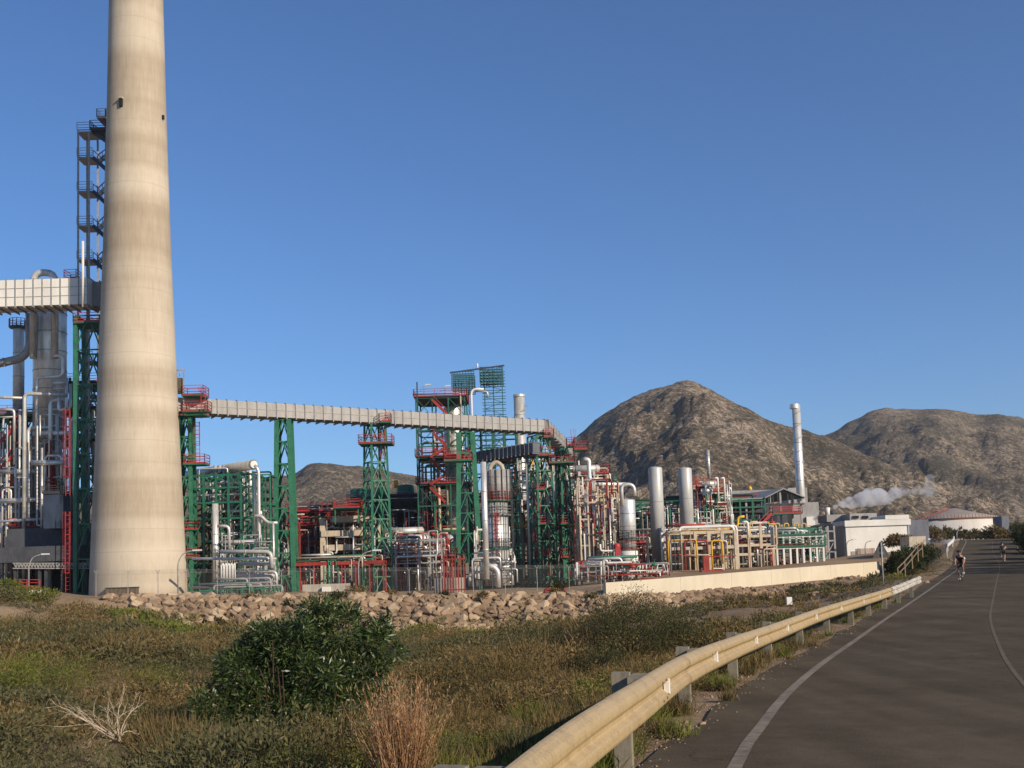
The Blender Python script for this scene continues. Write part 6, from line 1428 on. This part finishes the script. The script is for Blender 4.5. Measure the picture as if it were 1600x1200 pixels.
for px, py, d, h, w_, lb, mt in ((1455,846,190,3.0,5.0,'round brown green tree left of the cypress hedge','leafo'),(1558,845,150,2.4,4,'small round olive tree right of the storage tank wall','leafo'),(1575,846,150,1.6,4,'low ochre bush at the crest right of the road','leafo'),(1400,850,140,1.5,4,'low brown bush under the white building','leafo')):
    shrub(px, d, h, w_, mt, lb, n=1500, L=.4, Wl=.17, nb=9, base=Vector((W(px,py,d).x, d, W(px,py,d).z-.1)), name='tree' if h > 2 else 'shrub')
# roadside trees on the right, out of whose shadow the road comes
def rtree(x, y, h, w_, lb, n=8000, grp='trees shading the right side of the road'):
    z = g1(x, y); B = []
    for i in range(16):
        a = NR.random()*6.28; q = NR.random()**.5*w_*.36; hh = h*(.12+.7*NR.random()); r_ = w_*(.13+.10*NR.random()); B.append((math.cos(a)*q, math.sin(a)*q, hh, r_, r_, r_*.8))
    t = MB(); r = mkplant('roadside_tree', [('crown', crown(n, B, .17, .07, shell=.4), M['leafb'])], Vector((x,y,z)), lb, 'tree', grp)
    t.tube((x,y,z-.2), (x,y,z+h*.5), .16, 8, .08); t.tube((x,y,z+h*.3), (x+w_*.2,y,z+h*.65), .08, 6, .04); t.tube((x,y,z+h*.25), (x-w_*.2,y+.3,z+h*.6), .08, 6, .04)
    t.build('trunk', M['stem'], r)
def rightof(y, o):
    i = int(np.argmin(abs(ER[:,1]-y))); T = ER[i+1,:2]-ER[i-1,:2]; T /= np.linalg.norm(T); return ER[i,0]+T[1]*o, ER[i,1]-T[0]*o
for y, o, h, w_, lb in ((90,6.5,3.4,4.4,'dark roadside tree at the right edge nearest the camera'),(96,6.7,3.4,4.2,'dark roadside tree second from the right edge'),(103,6.6,3.2,4.2,'dark roadside tree overhanging the second cyclist'),
   (111,6.6,2.8,4.2,'dark roadside tree just beyond the second cyclist'),(120,6.6,2.3,4.2,'dark roadside tree below the crest of the road'),(130,6.8,2.0,4.2,'smallest dark roadside tree at the crest')):
    x_, y_ = rightof(y, o); rtree(x_, y_, h, w_, lb)
for y, o, h in ((69,10.4,5.4),(74,10.2,5.8),(79,10,5.8),(84,9.8,5.4)):
    x_, y_ = rightof(y, o); rtree(x_, y_, h, 5.5, 'tall dark tree beyond the right edge of the road before the shaded stretch', 9000)
# sparse grass along the far side of the road
# ------------------------------------------------------------------ thin air haze over the whole place
def haze():
    zmin = float(min(GZ.min(), -12))-1
    b = MB().box((0, 950, (zmin+330)/2), (5200, 3100, 330-zmin)); o = b.build('haze', bpy.data.materials.new('air_haze'), kind='stuff')
    mt = o.data.materials[0]; mt.use_nodes = True; n = mt.node_tree; n.nodes.clear(); out = n.nodes.new('ShaderNodeOutputMaterial'); v = n.nodes.new('ShaderNodeVolumePrincipled')
    v.inputs['Color'].default_value = (.80,.86,.95,1); v.inputs['Density'].default_value = HAZE; v.inputs['Anisotropy'].default_value = .3
    n.links.new(v.outputs[0], out.inputs['Volume']); o['label'] = 'thin bluish air haze over the whole place'
HAZE = .00011
if HAZE > 0: haze()
for o in bpy.data.objects:
    if '_b' in o: del o['_b']
    if '_R' in o: del o['_R']
